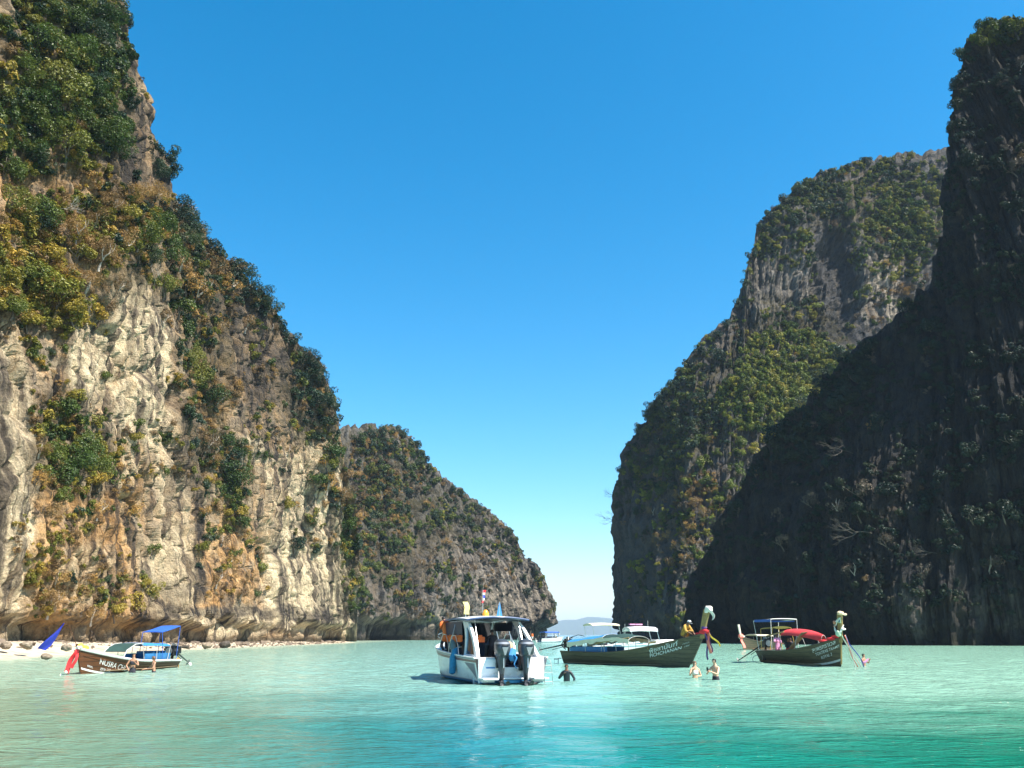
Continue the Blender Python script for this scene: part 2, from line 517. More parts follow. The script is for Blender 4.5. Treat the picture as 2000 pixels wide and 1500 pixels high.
    for i, a in enumerate(q):
        BK[:, i] = top - outd * (a * back)
        BK[:, i, 2] = np.maximum(top[:, 2] * (1 - a**2.2 * 1.03) + 2.2 * pn(s[:, 0] / 6, a * 9 + 0 * s[:, 0], 0 * s[:, 0], seed + 90) * (1 - a), -2)
    P = np.concatenate([P, BK], 1)
    nvt = nv + nb
    V = P.reshape(-1, 3)
    Q = grid_quads(nu, nvt)
    if flip: Q = Q[:, ::-1]
    me = np_mesh(name, V, Q, False)
    st = np.zeros((nu, nvt, 3)); st[..., 0] = s[:, :1]; st[..., 1] = P[..., 2]; st[:, :nv, 1] -= 1.3 * nterm; st[..., 2] = seed
    a = me.attributes.new('st', 'FLOAT_VECTOR', 'POINT'); a.data.foreach_set('vector', st.reshape(-1).astype(np.float32))
    px, py, fw = project(V)
    wx = px + 22 * fbm(V[:, 0] / 9 + V[:, 1] / 9, V[:, 2] / 9, 0 * px, 3, seed + 33); wy = py + 22 * fbm(V[:, 0] / 9 + V[:, 1] / 9, V[:, 2] / 9, 0 * px + 9, 3, seed + 34)
    for ch in ('cream', 'orange', 'dark', 'green'):
        val = np.full(len(V), (paint or {}).get(ch + '0', 0.0))
        for (cx, cy, rx, ry, w) in (paint or {}).get(ch, []):
            g = sstep(1.25, 0.75, np.hypot((wx - cx) / rx, (wy - cy) / ry))
            val = val + g * w
        a = me.attributes.new(ch, 'FLOAT', 'POINT'); a.data.foreach_set('value', np.clip(val, 0, 1).astype(np.float32))
    o = mesh_obj(name, me, None, (material,))
    setp(o, label, None, None, 'structure')
    # coarse copy for ray casts
    su, sv = 2, 2
    Vc = P[::su, ::sv]; a_, b_ = Vc.shape[:2]
    BVH[name] = BVHTree.FromPolygons([tuple(p) for p in Vc.reshape(-1, 3)], [tuple(int(x) for x in f) for f in (grid_quads(a_, b_)[:, ::-1] if flip else grid_quads(a_, b_))])
    return o

# left cliff ---------------------------------------------------------------
lb = [(-58, 30), (-50, 52), (-47, 70), (-46, 84), (-46, 97), (-45.5, 110), (-45, 122), (-44.5, 134), (-44, 146), (-43.5, 158), (-43, 170), (-42, 182), (-41, 192), (-40, 202), (-38.5, 209), (-37.5, 214), (-38.5, 219), (-46, 226), (-62, 232), (-95, 238)]
lr = [Vector((-92, 30, 112)), Vector((-86, 52, 110)), Vector((-76, 72, 105)), Vector((-66, 86, 101)), at(238, -70, 98), at(243, 90, 110), at(262, 210, 122), at(322, 315, 136), at(372, 420, 148), at(440, 490, 158), at(515, 560, 168), at(556, 640, 178), at(622, 715, 188), at(656, 800, 197), at(676, 900, 204), at(697, 1010, 209), at(706, 1130, 213), at(640, 1010, 226), at(600, 950, 232), at(520, 900, 238)]
L_PAINT = {
 'cream': [(25, 950, 42, 320, 1), (170, 690, 38, 110, .75), (268, 690, 62, 150, 1), (300, 830, 30, 60, .5), (490, 880, 55, 30, 1), (590, 930, 60, 60, .6), (640, 1010, 50, 110, .9), (572, 1135, 62, 90, 1), (645, 1150, 50, 80, .8), (470, 1215, 110, 28, .9), (650, 1215, 80, 24, .9), (230, 880, 40, 90, .5), (335, 1130, 60, 90, .55), (340, 950, 30, 130, .35), (600, 830, 30, 50, .5), (180, 1120, 60, 60, .4), (620, 1060, 90, 130, .5)],
 'orange': [(230, 720, 22, 70, .9), (245, 900, 34, 90, .8), (90, 1090, 80, 80, 1), (200, 1080, 60, 70, .8), (150, 1000, 90, 50, .8), (440, 1100, 70, 90, .8), (50, 400, 90, 90, .9), (110, 330, 90, 60, .7), (80, 540, 110, 80, .8), (170, 440, 90, 90, .5), (60, 1180, 120, 60, .8), (240, 1180, 90, 50, .7), (590, 900, 50, 40, .7), (30, 700, 30, 80, .5), (400, 1190, 60, 40, .6), (420, 760, 60, 60, .4)],
 'dark': [(235, 150, 45, 260, .75), (290, 300, 50, 90, .7), (330, 380, 40, 60, .5), (500, 660, 110, 130, .75), (545, 780, 70, 110, .6), (455, 570, 60, 80, .7), (386, 1060, 9, 150, 1), (380, 860, 24, 120, .7), (120, 800, 50, 60, .6), (620, 760, 60, 100, .6), (310, 1180, 60, 50, .6), (520, 1200, 260, 14, .8), (100, 400, 40, 30, .5), (640, 1205, 90, 10, .6)],  # dark rock, plus painted shade in the upright crack and sea notch
 'green': [(120, 120, 150, 260, .8), (100, 560, 140, 90, .7), (330, 480, 110, 120, .7), (140, 890, 90, 90, .7), (400, 720, 60, 180, .6), (440, 920, 60, 100, .6), (620, 760, 70, 120, .6), (680, 1080, 40, 130, .7)],
 'green0': 0.0, 'orange0': 0.30, 'cream0': 0.30}
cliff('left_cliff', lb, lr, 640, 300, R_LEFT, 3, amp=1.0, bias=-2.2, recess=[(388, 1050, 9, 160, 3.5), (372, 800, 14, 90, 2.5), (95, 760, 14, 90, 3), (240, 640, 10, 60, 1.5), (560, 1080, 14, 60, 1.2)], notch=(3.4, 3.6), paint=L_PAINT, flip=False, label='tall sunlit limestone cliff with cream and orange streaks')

# middle headland beyond it -------------------------------------------------
mb = [(-95, 262), (-62, 272), (-47, 286), (-36, 302), (-24, 318), (-12, 335), (-3, 350), (5, 363), (11, 375), (15, 386), (18, 396), (20, 404), (20.5, 410), (14, 418), (-10, 428), (-50, 440)]
mr = [at(560, 870, 290), at(640, 838, 302), at(715, 832, 315), at(770, 840, 325), at(812, 872, 335), at(860, 930, 345), at(905, 962, 354), at(950, 995, 364), at(985, 1030, 373), at(1012, 1072, 382), at(1043, 1108, 390), at(1058, 1140, 397), at(1078, 1172, 403), at(1030, 1100, 418), at(980, 1060, 428), at(900, 1020, 440)]
M_PAINT = {'cream': [(1020, 1170, 60, 70, .8), (880, 1220, 200, 24, .6), (930, 1100, 70, 90, .35)], 'orange': [(760, 1130, 90, 80, .6), (850, 1080, 90, 60, .5), (1040, 1200, 30, 30, .6)],
           'dark': [(760, 1020, 90, 120, .4), (790, 1235, 110, 20, .9)], 'green': [(740, 920, 110, 110, .6), (780, 1050, 110, 90, .5), (900, 1000, 90, 60, .4)], 'green0': .25, 'dark0': .1, 'cream0': .15}  # the low dark band is painted shade inside the sea notch
cliff('middle_headland', mb, mr, 400, 210, R_MID, 8, amp=1.15, notch=(6.5, 6.0), paint=M_PAINT, lean=1.5, label='grey scrub covered limestone headland in the middle distance', sc=1.2)

# right cliffs --------------------------------------------------------------
rb = [(90, 352), (62, 338), (42, 322), (35.5, 308), (34.5, 298), (35.5, 288), (38, 277), (42, 267), (48, 259), (56, 256), (66, 258), (77, 263), (89, 269), (102, 276), (118, 284), (140, 294), (175, 308)]
rr = [at(1250, 1090, 356), at(1225, 1080, 342), at(1205, 1080, 322), at(1196, 1080, 308), at(1203, 950, 300), at(1232, 872, 297), at(1280, 796, 293), at(1322, 742, 290), at(1372, 668, 288), at(1428, 612, 290), at(1462, 520, 294), at(1480, 440, 300), at(1545, 372, 308), at(1620, 332, 315), at(1710, 302, 322), at(1866, 290, 330), at(1960, 560, 334)]
R2_PAINT = {'cream': [(1680, 530, 26, 110, .9), (1520, 560, 60, 110, .45), (1735, 560, 30, 80, .9), (1470, 560, 30, 60, .4), (1370, 1080, 20, 60, .5)], 'orange': [(1735, 560, 50, 90, .8), (1700, 380, 60, 50, .4), (1300, 1000, 60, 60, .3)],
            'dark': [(1630, 560, 50, 120, .8), (1220, 1050, 50, 200, .5), (1620, 660, 70, 50, .7)], 'green': [(1540, 700, 120, 110, .9), (1760, 420, 120, 80, .6), (1560, 400, 120, 50, .6), (1330, 800, 100, 120, .8)], 'green0': .3, 'dark0': .1}  # dark on the overhang is shade painted into the alcove
cliff('far_right_cliff', rb, rr, 430, 320, R_SLOPE, 14, amp=1.15, recess=[(1638, 560, 48, 120, 9)], notch=(4, 2.5), paint=R2_PAINT, lean=1.45, sc=1.2, label='high limestone cliff on the right with a sunlit green slope', back=28)

tb = [(60, 232), (48, 226), (42, 219), (41, 212), (42.5, 206), (44.5, 200), (47, 194), (50, 188), (53, 182), (56.5, 176), (60, 170), (64, 165), (69, 160), (75, 156), (82, 152), (90, 148), (100, 144), (112, 140), (128, 136), (160, 128), (205, 118)]
tr = [at(1420, 1120, 232), at(1370, 1150, 226), at(1340, 1190, 219), at(1348, 1140, 214), at(1380, 1085, 210), at(1408, 1020, 206), at(1442, 955, 202), at(1466, 895, 198), at(1505, 850, 195), at(1565, 792, 191), at(1605, 735, 188), at(1655, 690, 184), at(1750, 630, 179), at(1812, 540, 174), at(1846, 400, 170), at(1858, 285, 167), at(1864, 170, 165), at(1884, 80, 163), at(1935, 32, 161), at(2025, 30, 157), at(2160, -160, 148)]  # out-of-view end of the ridge raised to keep this wall in shade
R1_PAINT = {'cream': [(1960, 1180, 60, 60, .4), (1790, 1190, 50, 60, .4)], 'orange': [(1980, 250, 60, 60, .4), (1700, 960, 90, 90, .3)], 'dark': [], 'green': [(1950, 60, 120, 50, .8)], 'green0': .25, 'dark0': .3}
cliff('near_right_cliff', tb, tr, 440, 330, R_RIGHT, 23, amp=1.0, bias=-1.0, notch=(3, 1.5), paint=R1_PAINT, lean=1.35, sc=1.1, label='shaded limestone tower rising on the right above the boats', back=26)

# far hills -----------------------------------------------------------------
def far_hills():
    n, k = 90, 14
    V = np.zeros((n, k, 3))
    xs = np.linspace(-4200, 6200, n)
    hgt = 3.2 * (46 + 26 * pn(xs / 730, 0 * xs + 2, 0 * xs, 4) + 9 * pn(xs / 156, 0 * xs, 0 * xs, 5) + 4 * pn(xs / 52, 0 * xs, 0 * xs, 6) - 9 * sstep(730, 1270, xs) + 8)
    for j in range(k):
        a = j / (k - 1)
        V[:, j, 0] = xs; V[:, j, 1] = 9000 + 1500 * a + 25 * pn(xs / 80, 0 * xs + a * 5, 0 * xs, 9)
        V[:, j, 2] = hgt * math.sin(PI * a)**0.8 * (1 + .15 * pn(xs / 70, 0 * xs + a * 6, 0 * xs, 12)) - 1
    o = mesh_obj('far_hills', np_mesh('far_hills', V.reshape(-1, 3), grid_quads(n, k)[:, ::-1]), None, (mat('far_forest', (0.045, 0.07, 0.035), 0.95, var=0.5, scale=0.02),))
    setp(o, 'low forested hills fading blue on the horizon', None, None, 'structure')
far_hills()

# ------------------------------------------------------------------ water
def water():
    ys = np.concatenate([[-60, -25, -8, 0], np.geomspace(4, 190, 420), np.geomspace(195, 12500, 54)])
    sx = np.linspace(-1, 1, 340); sx = np.sign(sx) * np.abs(sx)**1.35
    Yg, S = np.meshgrid(ys, sx, indexing='ij')
    X = S * (np.abs(Yg) * 0.85 + 40 + 400 * sstep(300, 1500, Yg)); Yj = Yg
    fade = 1 - sstep(60, 170, Yg)
    wx = X + 0.6 * pn(X / 5, Yg / 5, 0 * X, 1)
    Z = 0.085 * pn(wx / 3.0, Yg / 1.5, 0 * X, 2) + 0.06 * pn(wx / 1.5 + 5, Yg / 0.85, 0 * X, 3) + 0.030 * pn(X / 9, Yg / 6, 0 * X, 5)
    Z = Z * fade
    V = np.stack([X, Yj, Z], -1).reshape(-1, 3)
    me = np_mesh('lagoon_water', V, grid_quads(len(ys), len(sx))[:, ::-1])
    m, nt, b, out = nodes_of('lagoon_water')
    geo = N(nt, 'ShaderNodeNewGeometry').outputs['Position']
    sep = N(nt, 'ShaderNodeSeparateXYZ'); nt.links.new(geo, sep.inputs[0])
    x, y = sep.outputs[0], sep.outputs[1]
    # shallow sand bar further out, deeper channel near the camera
    wv = noise(nt, mapping(nt, geo, (0.10, 0.30, 1)), 1.0, 4, 0.6)
    wv2 = noise(nt, mapping(nt, geo, (0.35, 1.5, 1)), 1.0, 4, 0.6)
    yy = mth(nt, 'ADD', y, mth(nt, 'MULTIPLY', mth(nt, 'SUBTRACT', wv, 0.5), 16.0))
    yy = mth(nt, 'ADD', yy, mth(nt, 'MULTIPLY', mth(nt, 'SUBTRACT', wv2, 0.5), 9.0))
    yy = mth(nt, 'ADD', yy, mth(nt, 'MULTIPLY', mth(nt, 'MINIMUM', mth(nt, 'DIVIDE', x, mth(nt, 'ADD', y, 6.0)), 0.0), 22.0))
    deep = N(nt, 'ShaderNodeMapRange'); deep.interpolation_type = 'SMOOTHSTEP'
    nt.links.new(yy, deep.inputs[0]); deep.inputs[1].default_value = 34.0; deep.inputs[2].default_value = 13.0; deep.inputs[3].default_value = 0; deep.inputs[4].default_value = 1
    xn = mth(nt, 'DIVIDE', x, mth(nt, 'ADD', y, 6.0))            # which side of the channel
    dcol = ramp(nt, mth(nt, 'MULTIPLY_ADD', xn, 0.9, 0.5), [(0.1, (0.15, 0.22, 0.15)), (0.26, (0.085, 0.19, 0.14)), (0.40, (0.025, 0.155, 0.145)), (0.47, (0.010, 0.14, 0.165)), (0.54, (0.005, 0.17, 0.17)), (0.64, (0.008, 0.15, 0.115)), (0.9, (0.006, 0.145, 0.085))])
    scol = ramp(nt, mth(nt, 'MULTIPLY_ADD', xn, 0.9, 0.5), [(0.1, (0.26, 0.38, 0.29)), (0.45, (0.175, 0.35, 0.305)), (0.6, (0.185, 0.385, 0.31)), (0.8, (0.235, 0.42, 0.32))])
    c = mixc(nt, deep.outputs[0], scol, dcol)
    # far water turns deep sea blue past the headlands
    far = N(nt, 'ShaderNodeMapRange'); nt.links.new(y, far.inputs[0]); far.inputs[1].default_value = 330; far.inputs[2].default_value = 520
    c = mixc(nt, far.outputs[0], c, (0.02, 0.13, 0.22))
    sh = N(nt, 'ShaderNodeMapRange'); nt.links.new(mth(nt, 'SUBTRACT', mth(nt, 'MULTIPLY', x, -1.0), mth(nt, 'MULTIPLY', wv, 3.0)), sh.inputs[0]); sh.inputs[1].default_value = 30; sh.inputs[2].default_value = 38
    c = mixc(nt, mth(nt, 'MULTIPLY', sh.outputs[0], 0.6), c, (0.50, 0.58, 0.44))
    nt.links.new(c, b.inputs['Base Color'])
    b.inputs['Roughness'].default_value = 0.10
    b.inputs['Specular IOR Level'].default_value = 0.36
    b.inputs['IOR'].default_value = 1.33
    h1 = noise(nt, mapping(nt, geo, (1.1, 2.6, 1), (0, 0, 0.15)), 1.0, 3, 0.6)
    h2 = noise(nt, mapping(nt, geo, (3.2, 7.5, 1), (0, 0, -0.12)), 1.0, 3, 0.6)
    p = bump(nt, h1, None, 0.9, 0.22)
    bump(nt, h2, b, 0.8, 0.09, p)
    me.materials.append(m)
    o = bpy.data.objects.new('lagoon_water', me); COL.objects.link(o)
    setp(o, 'turquoise lagoon water, milky over the sand and deep green in front', None, None, 'structure')
water()

# ------------------------------------------------------------------ beach
def beach():
    n, k = 260, 26
    ys = np.linspace(30, 216, n)
    xe = np.interp(ys, [30, 60, 70, 90, 116, 148, 216], [-41, -38.5, -38.8, -39.6, -40.3, -39.6, -37.5]) + 0.7 * pn(ys / 9, 0 * ys, 0 * ys, 31)
    xb = np.interp(ys, [30, 50, 70, 110, 160, 216], [-62, -56, -53, -51.5, -49, -43])
    V = np.zeros((n, k, 3))
    for j in range(k):
        a = j / (k - 1)
        V[:, j, 0] = xe + 1.2 + (xb - xe - 1.2) * a; V[:, j, 1] = ys
        rise = np.interp(ys, [30, 90, 120, 216], [1.5, 1.3, .8, .5])
        V[:, j, 2] = -0.12 + rise * sstep(0.0, 0.75, a) + 0.08 * pn(V[:, j, 0] / 2, ys / 2, 0 * ys, 40) * a
    m, nt, b, out = nodes_of('coral_sand')
    geo = N(nt, 'ShaderNodeNewGeometry').outputs['Position']
    n1 = noise(nt, geo, 0.7, 6, 0.7); n2 = noise(nt, geo, 9.0, 3, 0.6)
    c = ramp(nt, n1, [(0.35, (0.26, 0.205, 0.14)), (0.5, (0.48, 0.40, 0.29)), (0.65, (0.56, 0.49, 0.37))])
    c = mixc(nt, ramp(nt, n2, [(0.55, 0.0), (0.7, 0.5)]), c, (0.25, 0.2, 0.15))
    sepz = N(nt, 'ShaderNodeSeparateXYZ'); nt.links.new(geo, sepz.inputs[0])
    wet = N(nt, 'ShaderNodeMapRange'); nt.links.new(sepz.outputs[2], wet.inputs[0]); wet.inputs[1].default_value = 0.12; wet.inputs[2].default_value = 0.02
    c = mixc(nt, mth(nt, 'MULTIPLY', wet.outputs[0], 0.5), c, (0.30, 0.26, 0.19))
    nt.links.new(c, b.inputs['Base Color']); b.inputs['Roughness'].default_value = 0.95
    bump(nt, n2, b, 0.5, 0.06)
    o = mesh_obj('sandy_beach', np_mesh('sandy_beach', V.reshape(-1, 3), grid_quads(n, k)), None, (m,))
    setp(o, 'narrow strip of pale sand at the foot of the left cliff', None, None, 'structure')
beach()

# boulders at the foot of the left cliff
def rock_mesh(seed, name='boulder'):
    bm = bmesh.new(); bmesh.ops.create_icosphere(bm, subdivisions=3, radius=1)
    P = np.array([v.co[:] for v in bm.verts])
    f1, f2, idv = cell(P[:, 0] * 1.6 + P[:, 2] + seed, P[:, 1] * 1.6 - P[:, 2], seed)
    d = 0.75 + 0.35 * pn(P[:, 0] * 1.1, P[:, 1] * 1.1, P[:, 2] * 1.1 + seed, seed) + 0.25 * idv + 0.12 * pn(P[:, 0] * 4, P[:, 1] * 4, P[:, 2] * 4, seed)
    for v, k in zip(bm.verts, d): v.co *= float(k)
    me = bpy.data.meshes.new(name); bm.to_mesh(me); bm.free()
    me.polygons.foreach_set('use_smooth', [True] * len(me.polygons))
    return me
M_BOULDER = mat('boulder_rock', (0.26, 0.21, 0.155), 0.95, var=0.6, scale=2.2, bmp=0.2, spec=0.1)
M_BOULDER2 = mat('boulder_rock_dark', (0.10, 0.085, 0.07), 0.95, var=0.6, scale=2.2, bmp=0.2, spec=0.1)

# ------------------------------------------------------------------ vegetation
def crown_mesh(name, seed, nlobe, nleaf, leaf, material, flat=0.75, sparse=False):
    r = np.random.RandomState(seed)
    C = []; Rr = []
    for i in range(nlobe):
        a = r.uniform(0, 2 * PI); h = r.uniform(-0.5, 0.75); q = r.uniform(0.25, 0.8) * math.sqrt(max(0.1, 1 - (h * .8)**2))
        C.append((q * math.cos(a), q * math.sin(a), h * flat)); Rr.append(r.uniform(0.22, 0.46))
    C = np.array(C); Rr = np.array(Rr)
    k = r.choice(nlobe, nleaf, p=Rr**2 / (Rr**2).sum())
    d = r.normal(size=(nleaf, 3)); d[:, 2] = d[:, 2] * 0.9 + 0.25; d /= np.linalg.norm(d, axis=1, keepdims=True)
    rad = r.uniform(0.35 if sparse else 0.72, 1.08, nleaf)[:, None]
    P = C[k] + d * Rr[k][:, None] * rad
    nrm = d * 0.8 + np.array([0, 0, .45]) + r.normal(size=(nleaf, 3)) * 0.45
    nrm /= np.linalg.norm(nrm, axis=1, keepdims=True)
    t = np.cross(nrm, r.normal(size=(nleaf, 3))); t /= np.linalg.norm(t, axis=1, keepdims=True); bt = np.cross(nrm, t)
    L = leaf * r.uniform(0.6, 1.4, nleaf)[:, None]; W = L * (0.28 if sparse else 0.55)
    V = np.stack([P - t * L, P - bt * W + nrm * L * .12, P + t * L, P + bt * W + nrm * L * .12], 1).reshape(-1, 3)
    me = np_mesh(name, V, np.arange(nleaf * 4).reshape(-1, 4), False)
    lr = np.repeat(r.uniform(0, 1, nleaf) * 0.6 + 0.4 * r.uniform(0, 1, nlobe)[k], 4)
    a = me.attributes.new('lr', 'FLOAT', 'POINT'); a.data.foreach_set('value', lr.astype(np.float32))
    me.materials.append(material)
    return me

BIG = {}
def trunk_mesh(name, seed, material, bare=False):
    r = random.Random(seed); mb = MB()
    def limb(p, d, L, rad, depth):
        pts = [p]; q = Vector(p); dd = Vector(d).normalized()
        for i in range(4):
            dd = (dd + Vector((r.uniform(-.3, .3), r.uniform(-.3, .3), r.uniform(-.1, .28)))).normalized()
            q = q + dd * L / 4; pts.append(q.copy())
        mb.tube(pts, [rad * (1 - .17 * i) for i in range(5)], 5 if depth else 6)
        if depth < (4 if bare else 2):
            for j in range(3 if depth < (3 if bare else 1) else 2):
                s = pts[r.choice((2, 3, 4))]
                limb(s, dd + Vector((r.uniform(-1, 1), r.uniform(-1, 1), r.uniform(-.2, .7))), L * (.7 if bare else .62), rad * (.66 if bare else .52), depth + 1)
    limb(Vector((0, 0, -1.15)), (0, 0, 1), 1.0, 0.03 if bare else 0.085, 0)
    me = bpy.data.meshes.new(name); me.from_pydata(mb.v, [], mb.f); me.materials.append(material)
    return me

BIG.update({'green': [crown_mesh('leafy_crown', 400 + i, 15, 3000, 0.048, M_GREEN, .85) for i in range(3)], 'deep': [crown_mesh('leafy_crown', 410 + i, 16, 3000, 0.048, M_DEEP, .9) for i in range(2)],
    'yellow': [crown_mesh('leafy_crown', 420 + i, 13, 2400, 0.048, M_YELL, .8) for i in range(2)], 'dry': [crown_mesh('dry_crown', 430 + i, 14, 2200, 0.05, M_DRY, .8, True) for i in range(2)]})
CROWNS = {
    'green': [crown_mesh('leafy_crown', 100 + i, 9, 1100, 0.085, M_GREEN) for i in range(4)],
    'deep': [crown_mesh('leafy_crown', 120 + i, 10, 1100, 0.085, M_DEEP, .85) for i in range(3)],
    'yellow': [crown_mesh('leafy_crown', 140 + i, 8, 850, 0.08, M_YELL, .7) for i in range(3)],
    'dry': [crown_mesh('dry_crown', 160 + i, 10, 700, 0.085, M_DRY, .7, True) for i in range(3)],
    'gold': [crown_mesh('leafy_crown', 190 + i, 10, 1500, 0.07, M_GOLD, .8) for i in range(3)],
    'twig': [crown_mesh('dry_crown', 170 + i, 10, 700, 0.085, M_TWIG, .7, True) for i in range(3)],
    'shade': [crown_mesh('leafy_crown', 180 + i, 11, 1400, 0.075, M_SHADE, .85) for i in range(3)],
}
TRUNKS = [trunk_mesh('trunk', 200 + i, M_BARK) for i in range(3)]
PALE_TRUNKS = [trunk_mesh('trunk', 210 + i, M_PALEBARK) for i in range(2)]
BARE = [trunk_mesh('bare_branches', 220 + i, M_PALEBARK, True) for i in range(3)]

CAMV = Vector((0, 0, CAMH))
def hit(px, py):
    d = ray(px, py).normalized(); best = None
    for nm, b in BVH.items():
        loc, nrm, idx, dist = b.ray_cast(CAMV, d)
        if loc is not None and (best is None or dist < best[3]):
            if nrm.dot(d) > 0: nrm = -nrm
            best = (nm, loc, nrm, dist)
    return best

def blobs(lst, n, r, avoid=()):
    """scatter n pixel points in ellipses"""
    out = []
    wts = [b[2] * b[3] for b in lst]
    for _ in range(n):
        b = r.choices(lst, wts)[0]
        a = r.uniform(0, 2 * PI); q = math.sqrt(r.random())
        out.append((b[0] + b[2] * q * math.cos(a), b[1] + b[3] * q * math.sin(a)))
    return out

# individual trees read off the photograph: (px, py, radius px, kind)
TREES = []
def T(kind, *l):
    for (x, y, r) in l: TREES.append((x, y, r, kind))
T('green', (150, 18, 40), (205, 55, 36), (112, 112, 46), (172, 128, 42), (62, 196, 40), (122, 186, 44), (44, 150, 32), (188, 196, 34), (92, 262, 40), (132, 292, 38), (58, 246, 36), (202, 268, 38), (20, 402, 34), (78, 432, 34), (28, 474, 30), (272, 462, 36), (304, 440, 32), (322, 500, 38), (118, 30, 34), (150, 236, 36), (232, 300, 26), (244, 250, 24), (322, 562, 28), (56, 560, 38), (26, 600, 26), (352, 604, 22), (358, 652, 24), (372, 700, 26), (386, 740, 30), (404, 772, 30), (142, 898, 40), (166, 876, 34), (112, 930, 36), (182, 920, 30), (90, 890, 28), (446, 876, 30), (452, 930, 36), (436, 968, 26), (472, 1022, 18), (393, 1068, 16), (268, 832, 20), (506, 1108, 14), (296, 1076, 14), (640, 908, 22), (618, 936, 24), (690, 1060, 22), (702, 1112, 24), (708, 1160, 18), (684, 1024, 22), (648, 880, 22), (60, 300, 30), (10, 330, 30), (166, 330, 24), (210, 240, 26), (120, 800, 24), (204, 738, 14), (340, 745, 14))
T('deep', (318, 306, 22), (300, 334, 26), (330, 338, 18), (342, 420, 36), (380, 438, 28), (362, 472, 28), (478, 556, 36), (506, 584, 26), (528, 602, 20), (462, 520, 22), (560, 664, 22), (590, 704, 28), (612, 742, 30), (632, 784, 30), (644, 824, 24), (602, 784, 24), (580, 742, 22), (545, 640, 18), (76, 436, 26), (442, 904, 28), (30, 40, 22), (90, 100, 26), (184, 80, 34), (222, 30, 22), (138, 60, 36), (188, 30, 28), (345, 690, 20), (365, 560, 22), (160, 170, 30), (80, 330, 26), (410, 470, 20), (290, 500, 26), (190, 160, 26), (238, 44, 16), (262, 200, 14), (576, 1066, 20))
T('yellow', (68, 54, 18), (80, 92, 14), (64, 540, 34), (112, 582, 38), (148, 620, 26), (92, 630, 24), (14, 545, 26), (88, 820, 26), (142, 782, 24), (196, 940, 20), (120, 970, 20), (556, 986, 17), (258, 1180, 22), (300, 1158, 22), (226, 1196, 20), (150, 500, 26), (56, 630, 24), (248, 420, 22), (470, 1000, 16), (412, 940, 14), (280, 1140, 16), (262, 856, 14), (40, 520, 24), (100, 505, 26), (690, 1140, 16), (440, 1000, 14))
T('dry', (122, 66, 22), (54, 108, 20), (148, 250, 22), (176, 246, 20), (256, 384, 34), (214, 402, 28), (184, 436, 34), (120, 404, 24), (150, 452, 26), (236, 480, 30), (196, 500, 30), (168, 560, 30), (134, 540, 26), (420, 782, 28), (400, 868, 34), (410, 904, 26), (378, 572, 40), (426, 640, 30), (412, 532, 34), (446, 560, 24), (480, 632, 24), (76, 884, 26), (66, 940, 28), (90, 1000, 24), (192, 996, 22), (250, 1000, 22), (640, 946, 24), (664, 968, 26), (690, 930, 18), (152, 1160, 30), (96, 1180, 26), (352, 520, 24), (460, 480, 22), (500, 520, 18), (320, 620, 18), (430, 1060, 20), (450, 1100, 22), (424, 1130, 20), (206, 600, 20), (230, 560, 20), (400, 1000, 16), (120, 470, 24), (470, 1160, 18), (360, 400, 24), (300, 380, 26), (60, 500, 22), (530, 640, 14), (700, 1010, 14), (560, 880, 14), (590, 1060, 18), (110, 1130, 22), (180, 1200, 20))
# middle headland
T('deep', (745, 848, 16), (778, 846, 15), (806, 872, 15), (832, 892, 13), (722, 850, 14), (880, 958, 12), (930, 990, 11), (990, 1040, 10), (1046, 1120, 9), (900, 966, 10), (700, 860, 14), (762, 880, 14), (815, 905, 14), (790, 960, 15), (1026, 1160, 12), (1020, 1130, 9), (848, 1010, 14), (742, 1010, 15))
T('green', (760, 920, 16), (720, 920, 17), (720, 980, 18), (770, 985, 15), (830, 960, 14), (720, 1050, 18), (770, 1060, 16), (820, 1030, 13), (880, 1010, 12), (760, 1140, 16), (800, 1180, 14), (880, 1130, 12), (840, 1140, 13), (930, 1060, 11), (1000, 1090, 10), (1060, 1165, 9), (730, 1110, 15), (850, 940, 12))
T('dry', (740, 975, 13), (832, 985, 12), (706, 1010, 14), (760, 1095, 13), (870, 1060, 12), (920, 1110, 11), (968, 1060, 10), (820, 1100, 12), (780, 1160, 12), (1000, 1130, 9), (708, 970, 14))
# high right cliff
T('green', (1780, 400, 17), (1800, 430, 15), (1765, 455, 14), (1745, 470, 13), (1820, 380, 14), (1770, 420, 16), (1590, 655, 15), (1540, 640, 15), (1500, 650, 13), (1570, 690, 18), (1600, 700, 17), (1530, 700, 17), (1590, 740, 15), (1500, 740, 18), (1560, 742, 18), (1480, 700, 16), (1460, 760, 18), (1520, 770, 17), (1440, 800, 16), (1480, 800, 16), (1410, 780, 15), (1430, 742, 14), (1545, 660, 13), (1440, 870, 17), (1370, 910, 18), (1380, 940, 16), (1340, 940, 15), (1450, 870, 14), (1290, 960, 14), (1300, 1010, 13), (1380, 860, 14), (1450, 710, 13), (1610, 660, 13), (1660, 420, 13), (1700, 440, 13), (1720, 400, 14))
T('deep', (1270, 800, 15), (1300, 775, 16), (1292, 790, 13), (1250, 850, 14), (1230, 890, 12), (1320, 760, 16), (1330, 720, 14), (1345, 745, 17), (1370, 690, 15), (1395, 660, 14), (1400, 700, 16), (1420, 640, 14), (1480, 440, 13), (1500, 420, 14), (1530, 395, 15), (1560, 380, 15), (1590, 360, 14), (1620, 350, 13), (1650, 330, 12), (1690, 320, 12), (1510, 460, 14), (1550, 440, 14), (1600, 410, 13), (1360, 780, 16), (1390, 820, 16), (1330, 830, 16), (1290, 860, 15), (1270, 900, 14), (1320, 890, 15), (1230, 950, 13), (1250, 1000, 13), (1215, 920, 11), (1205, 990, 11), (1640, 380, 13), (1350, 870, 14), (1730, 350, 12), (1780, 330, 11), (1250, 820, 13), (1455, 560, 12), (1465, 500, 12), (1440, 600, 12))
